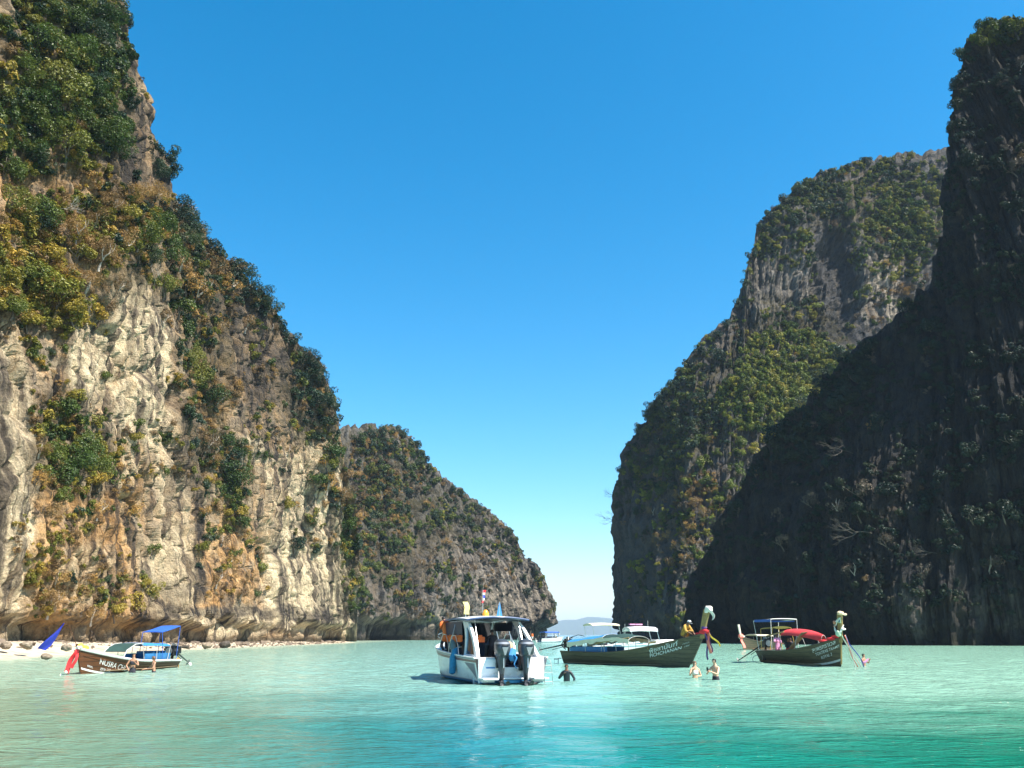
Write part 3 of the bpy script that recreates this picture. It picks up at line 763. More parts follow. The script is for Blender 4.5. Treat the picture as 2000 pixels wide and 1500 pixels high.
T('yellow', (1510, 850, 14), (1470, 880, 18), (1440, 885, 14), (1440, 920, 17), (1420, 950, 16), (1400, 980, 14), (1600, 600, 12), (1590, 620, 12), (1690, 410, 11), (1330, 920, 9), (1740, 545, 12), (1490, 860, 15), (1560, 620, 11), (1730, 590, 11))
T('dry', (1330, 970, 16), (1300, 1050, 18), (1320, 1070, 16), (1360, 980, 16), (1380, 1000, 16), (1350, 1030, 16), (1390, 960, 14), (1400, 1020, 13), (1340, 1090, 14), (1310, 1100, 14), (1640, 345, 11), (1350, 960, 14), (1630, 440, 10), (1730, 520, 11), (1275, 1000, 12), (1285, 930, 10))
# shaded tower
T('deep', (1640, 700, 24), (1600, 745, 26), (1570, 800, 26), (1520, 850, 24), (1690, 680, 22), (1680, 740, 22), (1640, 790, 24), (1720, 830, 22), (1480, 920, 22), (1440, 1000, 22), (1890, 110, 18), (1870, 210, 14), (1866, 120, 12), (1862, 250, 12), (1870, 170, 14), (1780, 600, 18), (1820, 640, 20), (1920, 700, 22), (1560, 900, 24))
T('green', (1950, 60, 22), (1920, 50, 18), (1985, 60, 20), (1990, 420, 20), (1975, 700, 20), (1960, 1000, 26), (1900, 1010, 22), (1860, 780, 20), (1740, 960, 24), (1680, 1000, 22), (1980, 860, 22), (1900, 880, 20), (1990, 230, 18))
T('dry', (1985, 330, 18), (1990, 130, 16), (1640, 990, 26), (1690, 960, 26), (1670, 1120, 22), (1740, 1060, 22), (1590, 980, 22), (1980, 530, 16), (1930, 1100, 22), (1530, 1060, 20), (1800, 1120, 20))

XMARK = [(0, 'at photo left edge'), (110, 'above the blue flag'), (175, "above brown longtail's bow"), (240, 'above the brown longtail'), (310, 'above blue roofed stern'), (390, 'above long propeller shaft'), (480, 'right of propeller shaft'), (570, 'over the sea notch'), (650, 'near the cliff tip'), (720, 'at headland left end'), (780, 'left of the speedboat'), (850, 'above orange vested person'), (910, 'above speedboat left side'), (970, 'above left outboard motor'), (1030, 'above right outboard motor'), (1100, 'above small tour boat'), (1200, 'above white boat roofs'), (1260, 'above the green tarpaulin'), (1310, 'above white hull lettering'), (1360, 'above the crouching boatman'), (1410, 'right of wrapped prow'), (1450, 'above rear longtail prow'), (1520, 'above blue roof panel'), (1580, 'above the red canopy'), (1645, 'above the garlanded prow'), (1700, 'above the rightmost swimmer'), (1770, 'right of rightmost swimmer'), (1850, 'below the tower edge'), (1920, 'under the tower summit'), (1990, 'at photo right edge')]
CLIFFNAME = {'left_cliff': 'left cliff', 'middle_headland': 'middle headland', 'far_right_cliff': 'right cliff', 'near_right_cliff': 'shaded tower'}
KINDNAME = {'green': 'leafy green', 'deep': 'dark green', 'yellow': 'yellow-green', 'dry': 'dry brown'}
VMARK = ['at the foot of', 'low on', 'a quarter up', 'a third up', 'just under halfway up', 'halfway up', 'just over halfway up', 'two thirds up', 'high on', 'near the top of']

def skyline_top(x, cl):
    return {'left_cliff': np.interp(x, [230, 330, 440, 560, 660, 715], [0, 320, 490, 650, 820, 1150]), 'middle_headland': np.interp(x, [700, 840, 960, 1085], [830, 900, 1010, 1190]),
            'far_right_cliff': np.interp(x, [1190, 1310, 1470, 1600, 1860], [1000, 760, 450, 340, 290]), 'near_right_cliff': np.interp(x, [1330, 1500, 1640, 1850, 1940], [1180, 850, 690, 300, 30])}[cl]

def add_trees():
    cells = {}
    made = []
    for (px, py, rp, kind) in TREES:
        h = hit(px, py)
        if h is None:
            for dy in (8, 16, 28, 44):          # stands proud of the skyline
                h = hit(px + (-4 if px < 1100 else 4), py + dy)
                if h: break
            if h is None: continue
        cl, loc, nrm, dist = h
        rad = rp * dist / F * 0.98
        if cl == 'near_right_cliff' and kind == 'green' and py > 120: kind = 'deep'  # green tower trees turned dark green, shade put into the leaf colour
        made.append((px, py, rp, kind, cl, loc, nrm, rad))
    for m in made:
        px, py, rp, kind, cl = m[:5]
        xm = min(XMARK, key=lambda a: abs(a[0] - px))[1]
        top = skyline_top(px, cl); fr = (1250 - py) / max(60, 1250 - top)
        if fr > 0.93 and py > 15: vm = 'on the skyline of'
        else: vm = VMARK[max(0, min(9, int(fr * 10)))]
        size = 'large ' if m[7] > {'left_cliff': 3.2, 'middle_headland': 2.9, 'far_right_cliff': 2.6, 'near_right_cliff': 2.4}[cl] else 'small '
        cells.setdefault((size + KINDNAME[kind], cl, vm, xm), []).append(m)
    used = {}
    for (kn, cl, vm, xm), ms in cells.items():
        ms.sort(key=lambda m: (m[0], m[1]))
        for i, m in enumerate(ms):
            px, py, rp, kind, cl, loc, nrm, rad = m
            pre = ''
            if len(ms) == 2: pre = ('left-hand ', 'right-hand ')[i]
            elif len(ms) > 2: pre = ('leftmost ' if i == 0 else 'rightmost ' if i == len(ms) - 1 else ('second', 'third', 'fourth', 'fifth', 'sixth', 'seventh', 'eighth')[i - 1] + '-from-left ')
            noun = 'bush' if kind == 'dry' else 'tree'
            label = f'{pre}{kn} {noun} {vm} the {CLIFFNAME[cl]} {xm}'
            w = label.split()
            if len(w) > 16: label = ' '.join([x for x in w if x not in ('the',)])
            up = Vector((0, 0, 1)); hn = Vector((nrm.x, nrm.y, 0))
            if hn.length < .2: hn = Vector((-loc.x, -loc.y, 0))
            hn.normalize()
            c = loc + hn * rad * 0.30 + up * rad * 0.12
            root = empty('cliff_tree' if kind != 'dry' else 'cliff_bush', c - up * rad * 1.0 * .9 - hn * rad * .3, 0, label, 'tree' if kind != 'dry' else 'bush', ('trees' if kind != 'dry' else 'dry bushes') + ' growing on the limestone cliffs')
            cm = mesh_obj('crown', RND.choice(CROWNS['twig' if kind == 'dry' else 'shade'] if cl == 'near_right_cliff' and kind in ('dry', 'deep') and py > 120 else CROWNS['gold'] if kind == 'yellow' and cl == 'left_cliff' else (BIG if rp > 24 else CROWNS)[kind]), root)  # tower crowns swap to darker leaves that stand in for shade
            cm.location = c - root.location; s = rad * RND.uniform(.93, 1.1)
            cm.scale = (s, s * RND.uniform(.85, 1.1), s * RND.uniform(.75, 1.02)); cm.rotation_euler = (RND.uniform(-.2, .2), RND.uniform(-.2, .2), RND.uniform(0, 6.28))
            tm = mesh_obj('trunk', RND.choice(PALE_TRUNKS if kind in ('dry',) and RND.random() < .6 else TRUNKS), root)
            tm.location = c - root.location
            d = (hn * 0.35 + up).normalized(); tm.rotation_euler = d.to_track_quat('Z', 'Y').to_euler(); tm.scale = (s, s, s * .95)
add_trees()

# pale bare trees on the cliffs, right-hand ones with bark darkened for shade
M_SHADEBARK = mat('shade_dark_bark', (0.105, 0.09, 0.072), 0.9, var=0.3, scale=3)
BARE_SHADED = [m_.copy() for m_ in BARE]
for m_ in BARE_SHADED:
    m_.materials.clear(); m_.materials.append(M_SHADEBARK)
def bare_tree(px, py, rp, tilt, label, mi=0):
    h = hit(px, py)
    if h is None:
        h = hit(px + 14, py + 10)
        if h is None: return
    cl, loc, nrm, dist = h
    s = rp * dist / F * 1.25
    hn = Vector((nrm.x, nrm.y, 0)).normalized()
    root = empty('bare_tree', loc + hn * .1, 0, label, 'tree', 'bare trees on the cliffs')
    t = mesh_obj('bare_branches', (BARE if px < 1000 else BARE_SHADED)[mi], root); t.scale = (s, s, s)
    d = (hn * 0.9 + Vector((tilt, 0, 0.8))).normalized()
    t.rotation_euler = d.to_track_quat('Z', 'Y').to_euler(); t.location = d * s * 1.05
bare_tree(1196, 1010, 16.5, -1.3, 'bare twisted tree leaning out over the water from the left edge of right cliff', 0)
bare_tree(1192, 960, 12.1, -0.8, 'smaller leaning tree just above the one at the right cliff edge', 1)
bare_tree(1700, 1040, 27.28, -1.0, 'pale bare tree with long leaning limbs low on the shaded right wall', 2)
bare_tree(1665, 885, 22.32, -1.2, 'pale bare tree lying sideways half way up the shaded right wall', 0)
bare_tree(1355, 1085, 24.8, -0.4, 'pale bare tree at the shadow edge above the middle longtail', 1)
bare_tree(1395, 1015, 18.6, -0.5, 'pale bare tree among tan bushes on the shadow edge', 2)
bare_tree(1245, 1090, 9.92, 0.2, 'small white bare tree low on the far right cliff', 1)
bare_tree(106, 410, 18, 0.3, 'white bare tree among ochre bushes on the left cliff', 2)
bare_tree(322, 285, 12, 0.2, 'tiny white dead tree on the left cliff skyline', 0)
bare_tree(1830, 1080, 16.12, -0.9, 'pale bare tree on the shaded wall right of the garlanded prow', 1)
bare_tree(1760, 1180, 13.64, 0.5, 'small bare tree near the foot of the shaded right wall', 2)
bare_tree(300, 560, 16, -.4, 'pale bare tree beside the cream wall on the left cliff', 0)

# the mass of smaller shrubs nobody could count, one object per cliff
def shrub_cover(name, label, pts, seed, only):
    r = np.random.RandomState(seed)
    P = []; Rt = []; Sc = []; Ix = []
    for (px, py, rp, kind) in pts:
        h = hit(px, py)
        if h is None or h[0] != only: continue
        cl, loc, nrm, dist = h
        rad = rp * dist / F
        hn = Vector((nrm.x, nrm.y, 0.15)).normalized()
        p = loc + hn * rad * .25
        P.append(tuple(p)); Rt.append((r.uniform(-.3, .3), r.uniform(-.3, .3), r.uniform(0, 6.28)))
        Sc.append((rad * r.uniform(.8, 1.25), rad * r.uniform(.8, 1.25), rad * r.uniform(.7, 1.2))); Ix.append({'green': 0, 'deep': 1, 'yellow': 2, 'dry': 3, 'twig': 4, 'shade': 5, 'gold': 6}['gold' if kind == 'yellow' and only == 'left_cliff' else kind] * 2 + r.randint(0, 2))
    me = bpy.data.meshes.new(name); me.from_pydata(P, [], [])
    a = me.attributes.new('rot', 'FLOAT_VECTOR', 'POINT'); a.data.foreach_set('vector', np.array(Rt, np.float32).ravel())
    a = me.attributes.new('scl', 'FLOAT_VECTOR', 'POINT'); a.data.foreach_set('vector', np.array(Sc, np.float32).ravel())
    a = me.attributes.new('idx', 'INT', 'POINT'); a.data.foreach_set('value', np.array(Ix, np.int32))
    o = bpy.data.objects.new(name, me); COL.objects.link(o)
    setp(o, label, None, None, 'stuff')
    md = o.modifiers.new('scatter', 'NODES'); md.node_group = SCATTER
    return o

src = bpy.data.collections.new('shrub_sources')
LOW = []
for i, (k, mt, sp) in enumerate((('green', M_GREEN, 0), ('green', M_GREEN, 0), ('deep', M_DEEP, 0), ('deep', M_DEEP, 0), ('yellow', M_YELL, 0), ('yellow', M_YELL, 0), ('dry', M_DRY, 1), ('dry', M_DRY, 1), ('twig', M_TWIG, 1), ('twig', M_TWIG, 1), ('shade', M_SHADE, 0), ('shade', M_SHADE, 0), ('gold', M_GOLD, 0), ('gold', M_GOLD, 0))):
    o = bpy.data.objects.new('%02d_shrub' % i, crown_mesh('shrub', 300 + i, 7, 420 if not sp else 330, 0.125 if not sp else .13, mt, .85, bool(sp)))
    src.objects.link(o)
SCATTER = bpy.data.node_groups.new('scatter_shrubs', 'GeometryNodeTree')
SCATTER.interface.new_socket('Geometry', in_out='INPUT', socket_type='NodeSocketGeometry')
SCATTER.interface.new_socket('Geometry', in_out='OUTPUT', socket_type='NodeSocketGeometry')
_i = SCATTER.nodes.new('NodeGroupInput'); _o = SCATTER.nodes.new('NodeGroupOutput')
_p = SCATTER.nodes.new('GeometryNodeInstanceOnPoints'); _c = SCATTER.nodes.new('GeometryNodeCollectionInfo')
_c.inputs['Collection'].default_value = src; _c.inputs['Separate Children'].default_value = True; _c.inputs['Reset Children'].default_value = True
def _attr(n, t):
    a = SCATTER.nodes.new('GeometryNodeInputNamedAttribute'); a.data_type = t; a.inputs['Name'].default_value = n; return a.outputs[0]
SCATTER.links.new(_i.outputs[0], _p.inputs['Points']); SCATTER.links.new(_c.outputs[0], _p.inputs['Instance'])
_p.inputs['Pick Instance'].default_value = True
SCATTER.links.new(_attr('idx', 'INT'), _p.inputs['Instance Index'])
SCATTER.links.new(_attr('rot', 'FLOAT_VECTOR'), _p.inputs['Rotation']); SCATTER.links.new(_attr('scl', 'FLOAT_VECTOR'), _p.inputs['Scale'])
SCATTER.links.new(_p.outputs[0], _o.inputs[0])

def scatter_points(n, box, rr, mixk, seed, avoid, extra=(), clump=60):
    r = random.Random(seed); out = []
    xs = [r.uniform(box[0], box[2]) for _ in range(n)]; ys = [r.uniform(box[1], box[3]) for _ in range(n)]
    den = fbm(np.array(xs) / clump, np.array(ys) / clump, np.zeros(n), 3, seed); kn = fbm(np.array(xs) / 45, np.array(ys) / 45 + 9, np.zeros(n), 2, seed + 3)
    for x, y, d, k in zip(xs, ys, den, kn):
        if any(((x - a) / rx)**2 + ((y - b) / ry)**2 < 1 for (a, b, rx, ry) in avoid): continue
        if d < mixk[0] + r.uniform(-.12, .12): continue
        kk = ('dry' if len(mixk) < 5 or r.random() > mixk[4] else 'twig') if k > mixk[1] else 'yellow' if k < mixk[2] else ('deep' if r.random() < mixk[3] else 'green')
        out.append((x, y, r.uniform(*rr) * (1 + .6 * max(0, d)), kk))
    for (lst, m, kind, a, b) in extra:
        for (x, y) in blobs(lst, m, r): out.append((x, y, r.uniform(a, b), kind if isinstance(kind, str) else r.choice(kind)))
    return out

L_VEG = [(120, 110, 130, 150), (100, 260, 120, 90), (180, 200, 70, 120)]
L_AV = [(25, 950, 40, 300), (170, 690, 40, 100), (268, 690, 60, 140), (590, 930, 40, 50), (572, 1135, 50, 80), (640, 1150, 40, 70), (330, 1050, 60, 130), (245, 200, 30, 170), (290, 360, 26, 50), (500, 1215, 300, 50), (530, 1010, 40, 70)]
shrub_cover('cliff_shrubs', 'mass of green and dry shrubs covering the left cliff', scatter_points(4200, (0, -60, 730, 1215), (3.5, 10), (-0.04, 0.06, -.20, .30, .35), 5, L_AV, [
    (L_VEG, 420, ('green', 'deep', 'green', 'yellow'), 9, 19), ([(60, 560, 90, 60), (120, 600, 70, 50), (40, 470, 60, 60)], 300, ('yellow', 'yellow', 'yellow', 'dry'), 8, 19),
    ([(330, 470, 90, 90), (380, 560, 60, 80), (250, 420, 90, 60)], 200, ('deep', 'green', 'dry', 'dry'), 7, 15), ([(140, 900, 70, 70), (110, 830, 50, 50)], 120, ('green', 'yellow', 'dry'), 8, 15),
    ([(380, 700, 32, 110), (400, 780, 40, 50)], 90, ('green', 'deep', 'dry'), 7, 14), ([(440, 920, 48, 80), (405, 870, 36, 50)], 100, ('green', 'deep', 'dry', 'dry'), 7, 14),
    ([(610, 740, 46, 90), (640, 830, 30, 60), (660, 940, 36, 70)], 150, ('deep', 'green', 'dry', 'deep'), 6, 13), ([(690, 1080, 28, 110)], 90, ('green', 'green', 'yellow'), 6, 12),
    ([(480, 570, 50, 50), (430, 520, 60, 50)], 90, ('deep', 'dry', 'deep'), 7, 13), ([(150, 1150, 110, 50), (90, 1050, 70, 60)], 130, ('dry', 'dry', 'yellow'), 5, 11), ([(200, 440, 120, 80)], 220, ('dry', 'dry', 'yellow', 'yellow'), 7, 15)]), 1, 'left_cliff')
shrub_cover('headland_shrubs', 'mass of grey green scrub covering the middle headland', scatter_points(3200, (690, 825, 1090, 1215), (3, 6), (-.08, 0.0, -.40, .6, .75), 6, [(1010, 1180, 60, 40)], [([(760, 900, 80, 70), (740, 1010, 60, 90)], 500, ('deep', 'green', 'dry'), 5, 10), ([(900, 1000, 90, 40), (1000, 1070, 60, 40)], 180, ('deep', 'green'), 4, 7)], 40), 2, 'middle_headland')
shrub_cover('slope_shrubs', 'mass of green shrubs covering the high right cliff', scatter_points(4200, (1185, 280, 1870, 1215), (4, 8), (-.22, .2, -.20, .45, .7), 7, [(1630, 560, 40, 110), (1200, 1120, 30, 120), (1520, 540, 60, 60)], [([(1540, 720, 100, 80), (1480, 780, 80, 60)], 800, ('green', 'yellow', 'yellow'), 5, 12), ([(1770, 420, 80, 60)], 160, ('green', 'yellow', 'green'), 5, 10), ([(1330, 790, 60, 90), (1280, 880, 60, 90)], 380, ('deep', 'green'), 6, 11), ([(1560, 390, 120, 40)], 200, ('deep', 'green'), 5, 10), ([(1690, 350, 150, 40), (1740, 480, 90, 60), (1530, 480, 60, 50)], 420, ('deep', 'green', 'yellow', 'green'), 4, 9), ([(1370, 1000, 60, 80)], 160, ('dry', 'yellow', 'dry'), 5, 10)], 45), 3, 'far_right_cliff')
shrub_cover('tower_shrubs', 'mass of dark shrubs hanging on the shaded right tower', [(a_, b_, c_, 'shade' if (d_ in ('deep', 'green') and (a_ < 1880 or b_ > 120)) or (d_ == 'twig' and int(a_ * 7) % 10 < 8) else d_) for a_, b_, c_, d_ in scatter_points(3600, (1300, 20, 2060, 1200), (5, 11), (-.10, .3, -.9, 1.0, .95), 8, [], [([(1940, 60, 60, 30)], 90, ('green', 'yellow'), 6, 11), ([(1640, 740, 80, 60), (1560, 850, 60, 60)], 200, ('deep', 'green'), 8, 15)], 60)], 4, 'near_right_cliff')  # most tower shrubs take the leaf colour darkened for shade

# boulders ------------------------------------------------------------------
BM = [rock_mesh(k) for k in range(5)]
for me_ in BM: me_.materials.append(M_BOULDER)
BMD = [rock_mesh(k + 10) for k in range(3)]
for me_ in BMD: me_.materials.append(M_BOULDER2)
def boulder(px, py, w, label, dark=False, z=None):
    p = on_water(px, py, 0.25 if z is None else z)
    o = mesh_obj('boulder', RND.choice(BMD if dark else BM), None)
    k = w * p.y * .8 / F / 2
    o.location = (p.x, p.y, p.z + k * .1); o.scale = (k * 1.1, k * RND.uniform(.8, 1.1), k * RND.uniform(.55, .8)); o.rotation_euler = (0, 0, RND.uniform(0, 6))
    setp(o, label, 'rock', 'boulders on the beach')
boulder(90, 1283, 26, 'brown boulder alone on the pale sand left of the blue flag')
boulder(12, 1262, 30, 'boulder at the cliff foot at the left edge', z=.9)
boulder(52, 1262, 34, 'wide boulder against the cliff foot left of the lone beach boulder', z=.9)
boulder(130, 1266, 24, 'boulder behind the blue flag', z=.9)
boulder(330, 1268, 22, 'dark boulder behind the stern of the left longtail', True, .5)
boulder(362, 1264, 18, 'dark boulder above the left propeller shaft', True, .4)
boulder(405, 1262, 24, 'tan boulder on the shore right of the left longtail', False, .4)
boulder(440, 1260, 26, 'jagged dark boulder at the left end of the sea notch', True, .4)
boulder(470, 1258, 18, 'small dark boulder in the sea notch', True, .3)
boulder(520, 1257, 22, 'pale boulder midway along the sea notch', False, .3)
boulder(566, 1255, 18, 'tan boulder under the cream cliff wall', False, .25)
boulder(612, 1253, 22, 'wide dark boulder near the right end of the shore', True, .25)
boulder(652, 1252, 20, 'tan boulder near the tip of the left cliff', False, .2)
boulder(690, 1251, 20, 'last boulder at the tip of the left cliff', True, .2)
# rubble that nobody could count
def rubble():
    mb = []; r = np.random.RandomState(4)
    base = [rock_mesh(30 + i) for i in range(3)]
    V = []; Q = []; off = 0
    bm = bmesh.new(); bmesh.ops.create_icosphere(bm, subdivisions=1, radius=1)
    bv = np.array([v.co[:] for v in bm.verts]); bf = np.array([[v.index for v in f.verts] for f in bm.faces]); bm.free()
    for i in range(1500):
        y = 58 + 156 * r.rand()**1.1
        xe = np.interp(y, [60, 90, 116, 148, 216], [-38.5, -39.6, -40.3, -39.6, -37.5]); xb = np.interp(y, [50, 70, 110, 160, 216], [-53, -50, -48, -46, -41])
        a = r.rand()**(0.28 if y < 110 else .8); x = xe - .6 + (xb - xe) * a
        k = r.uniform(.05, .20) * (1 + 1.8 * (r.rand() > .95)); z = np.interp(y, [58, 90, 120, 216], [1.3, 1.1, .7, .3]) * min(1, a * 1.3)
        v = bv * (1 + .35 * r.normal(size=(len(bv), 1))) * k * np.array([1.1, 1.1, .75]) + np.array([x, y, z])
        V.append(v); Q.append(bf + off); off += len(bv)
    me = np_mesh('beach_rubble', np.concatenate(V), np.concatenate(Q), False)
    o = mesh_obj('beach_rubble', me, None, (mat('rubble_rock', (.17, .13, .095), .95, var=.6, scale=.8),)); setp(o, 'loose stones strewn along the shore below the left cliff', None, None, 'stuff')
rubble()

# ------------------------------------------------------------------ boat materials
W_WHITE = mat('white_gelcoat', (0.80, 0.81, 0.80), 0.22, var=0.10, scale=1.2, dirt=(0.45, 0.44, 0.38))
W_TRIM = mat('white_paint', (0.78, 0.77, 0.72), 0.5, var=0.15, scale=5, dirt=(0.38, 0.34, 0.28))
BROWN = mat('varnished_brown', (0.115, 0.044, 0.016), 0.45, var=0.35, scale=2.5, stretch=(.4, 1, 6), bmp=.01, dirt=(0.06, 0.028, 0.014), spec=.3)
OLIVE = mat('weathered_dark_wood', (0.115, 0.088, 0.050), 0.6, var=0.4, scale=2.5, stretch=(.4, 1, 6), bmp=.012, dirt=(0.03, 0.035, 0.03))
def plank_seams(m):
    nt = m.node_tree; bs = nt.nodes['Principled BSDF']; src_ = bs.inputs['Base Color'].links[0].from_socket
    tc = N(nt, 'ShaderNodeTexCoord').outputs['Object']; sp_ = N(nt, 'ShaderNodeSeparateXYZ'); nt.links.new(tc, sp_.inputs[0])
    fz = mth(nt, 'FRACT', mth(nt, 'MULTIPLY_ADD', sp_.outputs[2], 4.2, mth(nt, 'MULTIPLY', noise(nt, mapping(nt, tc, (.3, .3, .1)), 1.0, 2), 1.6)))
    nt.links.new(mixc(nt, ramp(nt, fz, [(0.0, 0.75), (0.12, 0.0), (0.9, 0.0), (1.0, 0.75)]), src_, tuple([.012, .010, .008])), bs.inputs['Base Color'])
plank_seams(BROWN); plank_seams(OLIVE)
PROW = mat('prow_wood', (0.36, 0.24, 0.085), 0.5, var=0.35, scale=3, stretch=(3, 3, .8), bmp=.006, dirt=(0.16, 0.10, 0.04))
INNER = mat('bilge_wood', (0.10, 0.075, 0.05), 0.8, var=0.4, scale=3)
PLANK = mat('deck_wood', (0.30, 0.22, 0.13), 0.7, var=0.3, scale=3, stretch=(.4, 4, 1))
TARPB = mat('blue_tarpaulin', (0.035, 0.22, 0.50), 0.6, var=0.2, scale=1.5, bmp=.02)
TARPD = mat('blue_canvas', (0.02, 0.10, 0.42), 0.7, var=0.15, scale=2, bmp=.01)
TARPG = mat('dark_green_tarpaulin', (0.02, 0.055, 0.045), 0.7, var=0.3, scale=1.5, bmp=.02)
CREAM = mat('cream_canvas', (0.74, 0.66, 0.48), 0.8, var=0.15, scale=2, bmp=.01)
REDC = mat('red_canvas', (0.62, 0.045, 0.05), 0.7, var=0.15, scale=2, bmp=.01)
YELC = mat('yellow_canvas', (0.70, 0.46, 0.12), 0.8, var=0.15, scale=2)
STEEL = mat('steel_tube', (0.62, 0.63, 0.64), 0.3, 0.9, var=0.1)
GALV = mat('painted_tube', (0.45, 0.45, 0.42), 0.5, var=0.2)
IRON = mat('greasy_iron', (0.035, 0.036, 0.038), 0.45, 0.6, var=0.4, scale=8)
ALU = mat('engine_alloy', (0.35, 0.35, 0.34), 0.4, 0.8, var=0.3, scale=8)
BLUEP = mat('blue_painted_wood', (0.03, 0.16, 0.36), 0.5, var=0.25, scale=3)
NAVYV = mat('navy_upholstery', (0.012, 0.025, 0.06), 0.5, var=0.3)
GLASSD = mat('smoked_acrylic', (0.012, 0.018, 0.028), 0.08, var=0.1)
ANTIF = mat('blue_antifouling', (0.02, 0.17, 0.33), 0.6, var=0.2)
STRIPE = mat('maroon_stripe', (0.16, 0.06, 0.055), 0.35, var=0.2)
GREYSW = mat('grey_violet_decal', (0.16, 0.15, 0.20), 0.35, var=0.2)
COWL = mat('outboard_grey', (0.065, 0.072, 0.082), 0.3, 0.35, var=0.15, scale=2)
COWLL = mat('outboard_light_band', (0.30, 0.32, 0.34), 0.3, 0.5, var=0.15)
BLACKP = mat('outboard_black', (0.012, 0.013, 0.015), 0.35, var=0.2)
ORANGE = mat('orange_nylon', (0.85, 0.17, 0.03), 0.7, var=0.2, scale=8)
REDR = mat('red_ribbon', (0.68, 0.03, 0.035), 0.7, var=0.15)
PINKR = mat('salmon_ribbon', (0.80, 0.22, 0.16), 0.7, var=0.15)
WHITER = mat('white_ribbon', (0.80, 0.77, 0.68), 0.7, var=0.1)
YELR = mat('yellow_ribbon', (0.82, 0.58, 0.06), 0.7, var=0.15)
BLUER = mat('royal_blue_ribbon', (0.03, 0.05, 0.42), 0.7, var=0.15)
PURR = mat('purple_ribbon', (0.09, 0.04, 0.20), 0.7, var=0.2)
GREENR = mat('pale_green_ribbon', (0.45, 0.62, 0.42), 0.7, var=0.2)
LETT = mat('white_lettering', (0.80, 0.80, 0.76), 0.6, var=0.12, scale=6)
LETTF = mat('faded_lettering', (0.50, 0.50, 0.45), 0.6, var=0.5, scale=9)
SKIN = mat('skin_tan', (0.42, 0.22, 0.13), 0.5, var=0.1)
SKINL = mat('skin_light', (0.60, 0.36, 0.23), 0.5, var=0.1)
SKIND = mat('skin_brown', (0.20, 0.10, 0.06), 0.5, var=0.1)
HAIRM = mat('dark_hair', (0.015, 0.011, 0.009), 0.5, var=0.3)
HAIRB = mat('brown_hair', (0.14, 0.07, 0.035), 0.55, var=0.3)
RASH = mat('black_neoprene', (0.012, 0.020, 0.026), 0.45, var=0.3)
MUST = mat('mustard_cloth', (0.50, 0.27, 0.05), 0.8, var=0.2)
PINKC = mat('pink_cloth', (0.72, 0.30, 0.50), 0.8, var=0.15)
GREYC = mat('pale_grey_cloth', (0.50, 0.52, 0.55), 0.8, var=0.15)
DKC = mat('dark_cloth', (0.03, 0.03, 0.04), 0.8, var=0.3)
WHC = mat('white_cloth', (0.75, 0.74, 0.72), 0.8, var=0.1)
BIKI = mat('white_bikini', (0.75, 0.72, 0.66), 0.7, var=0.2)

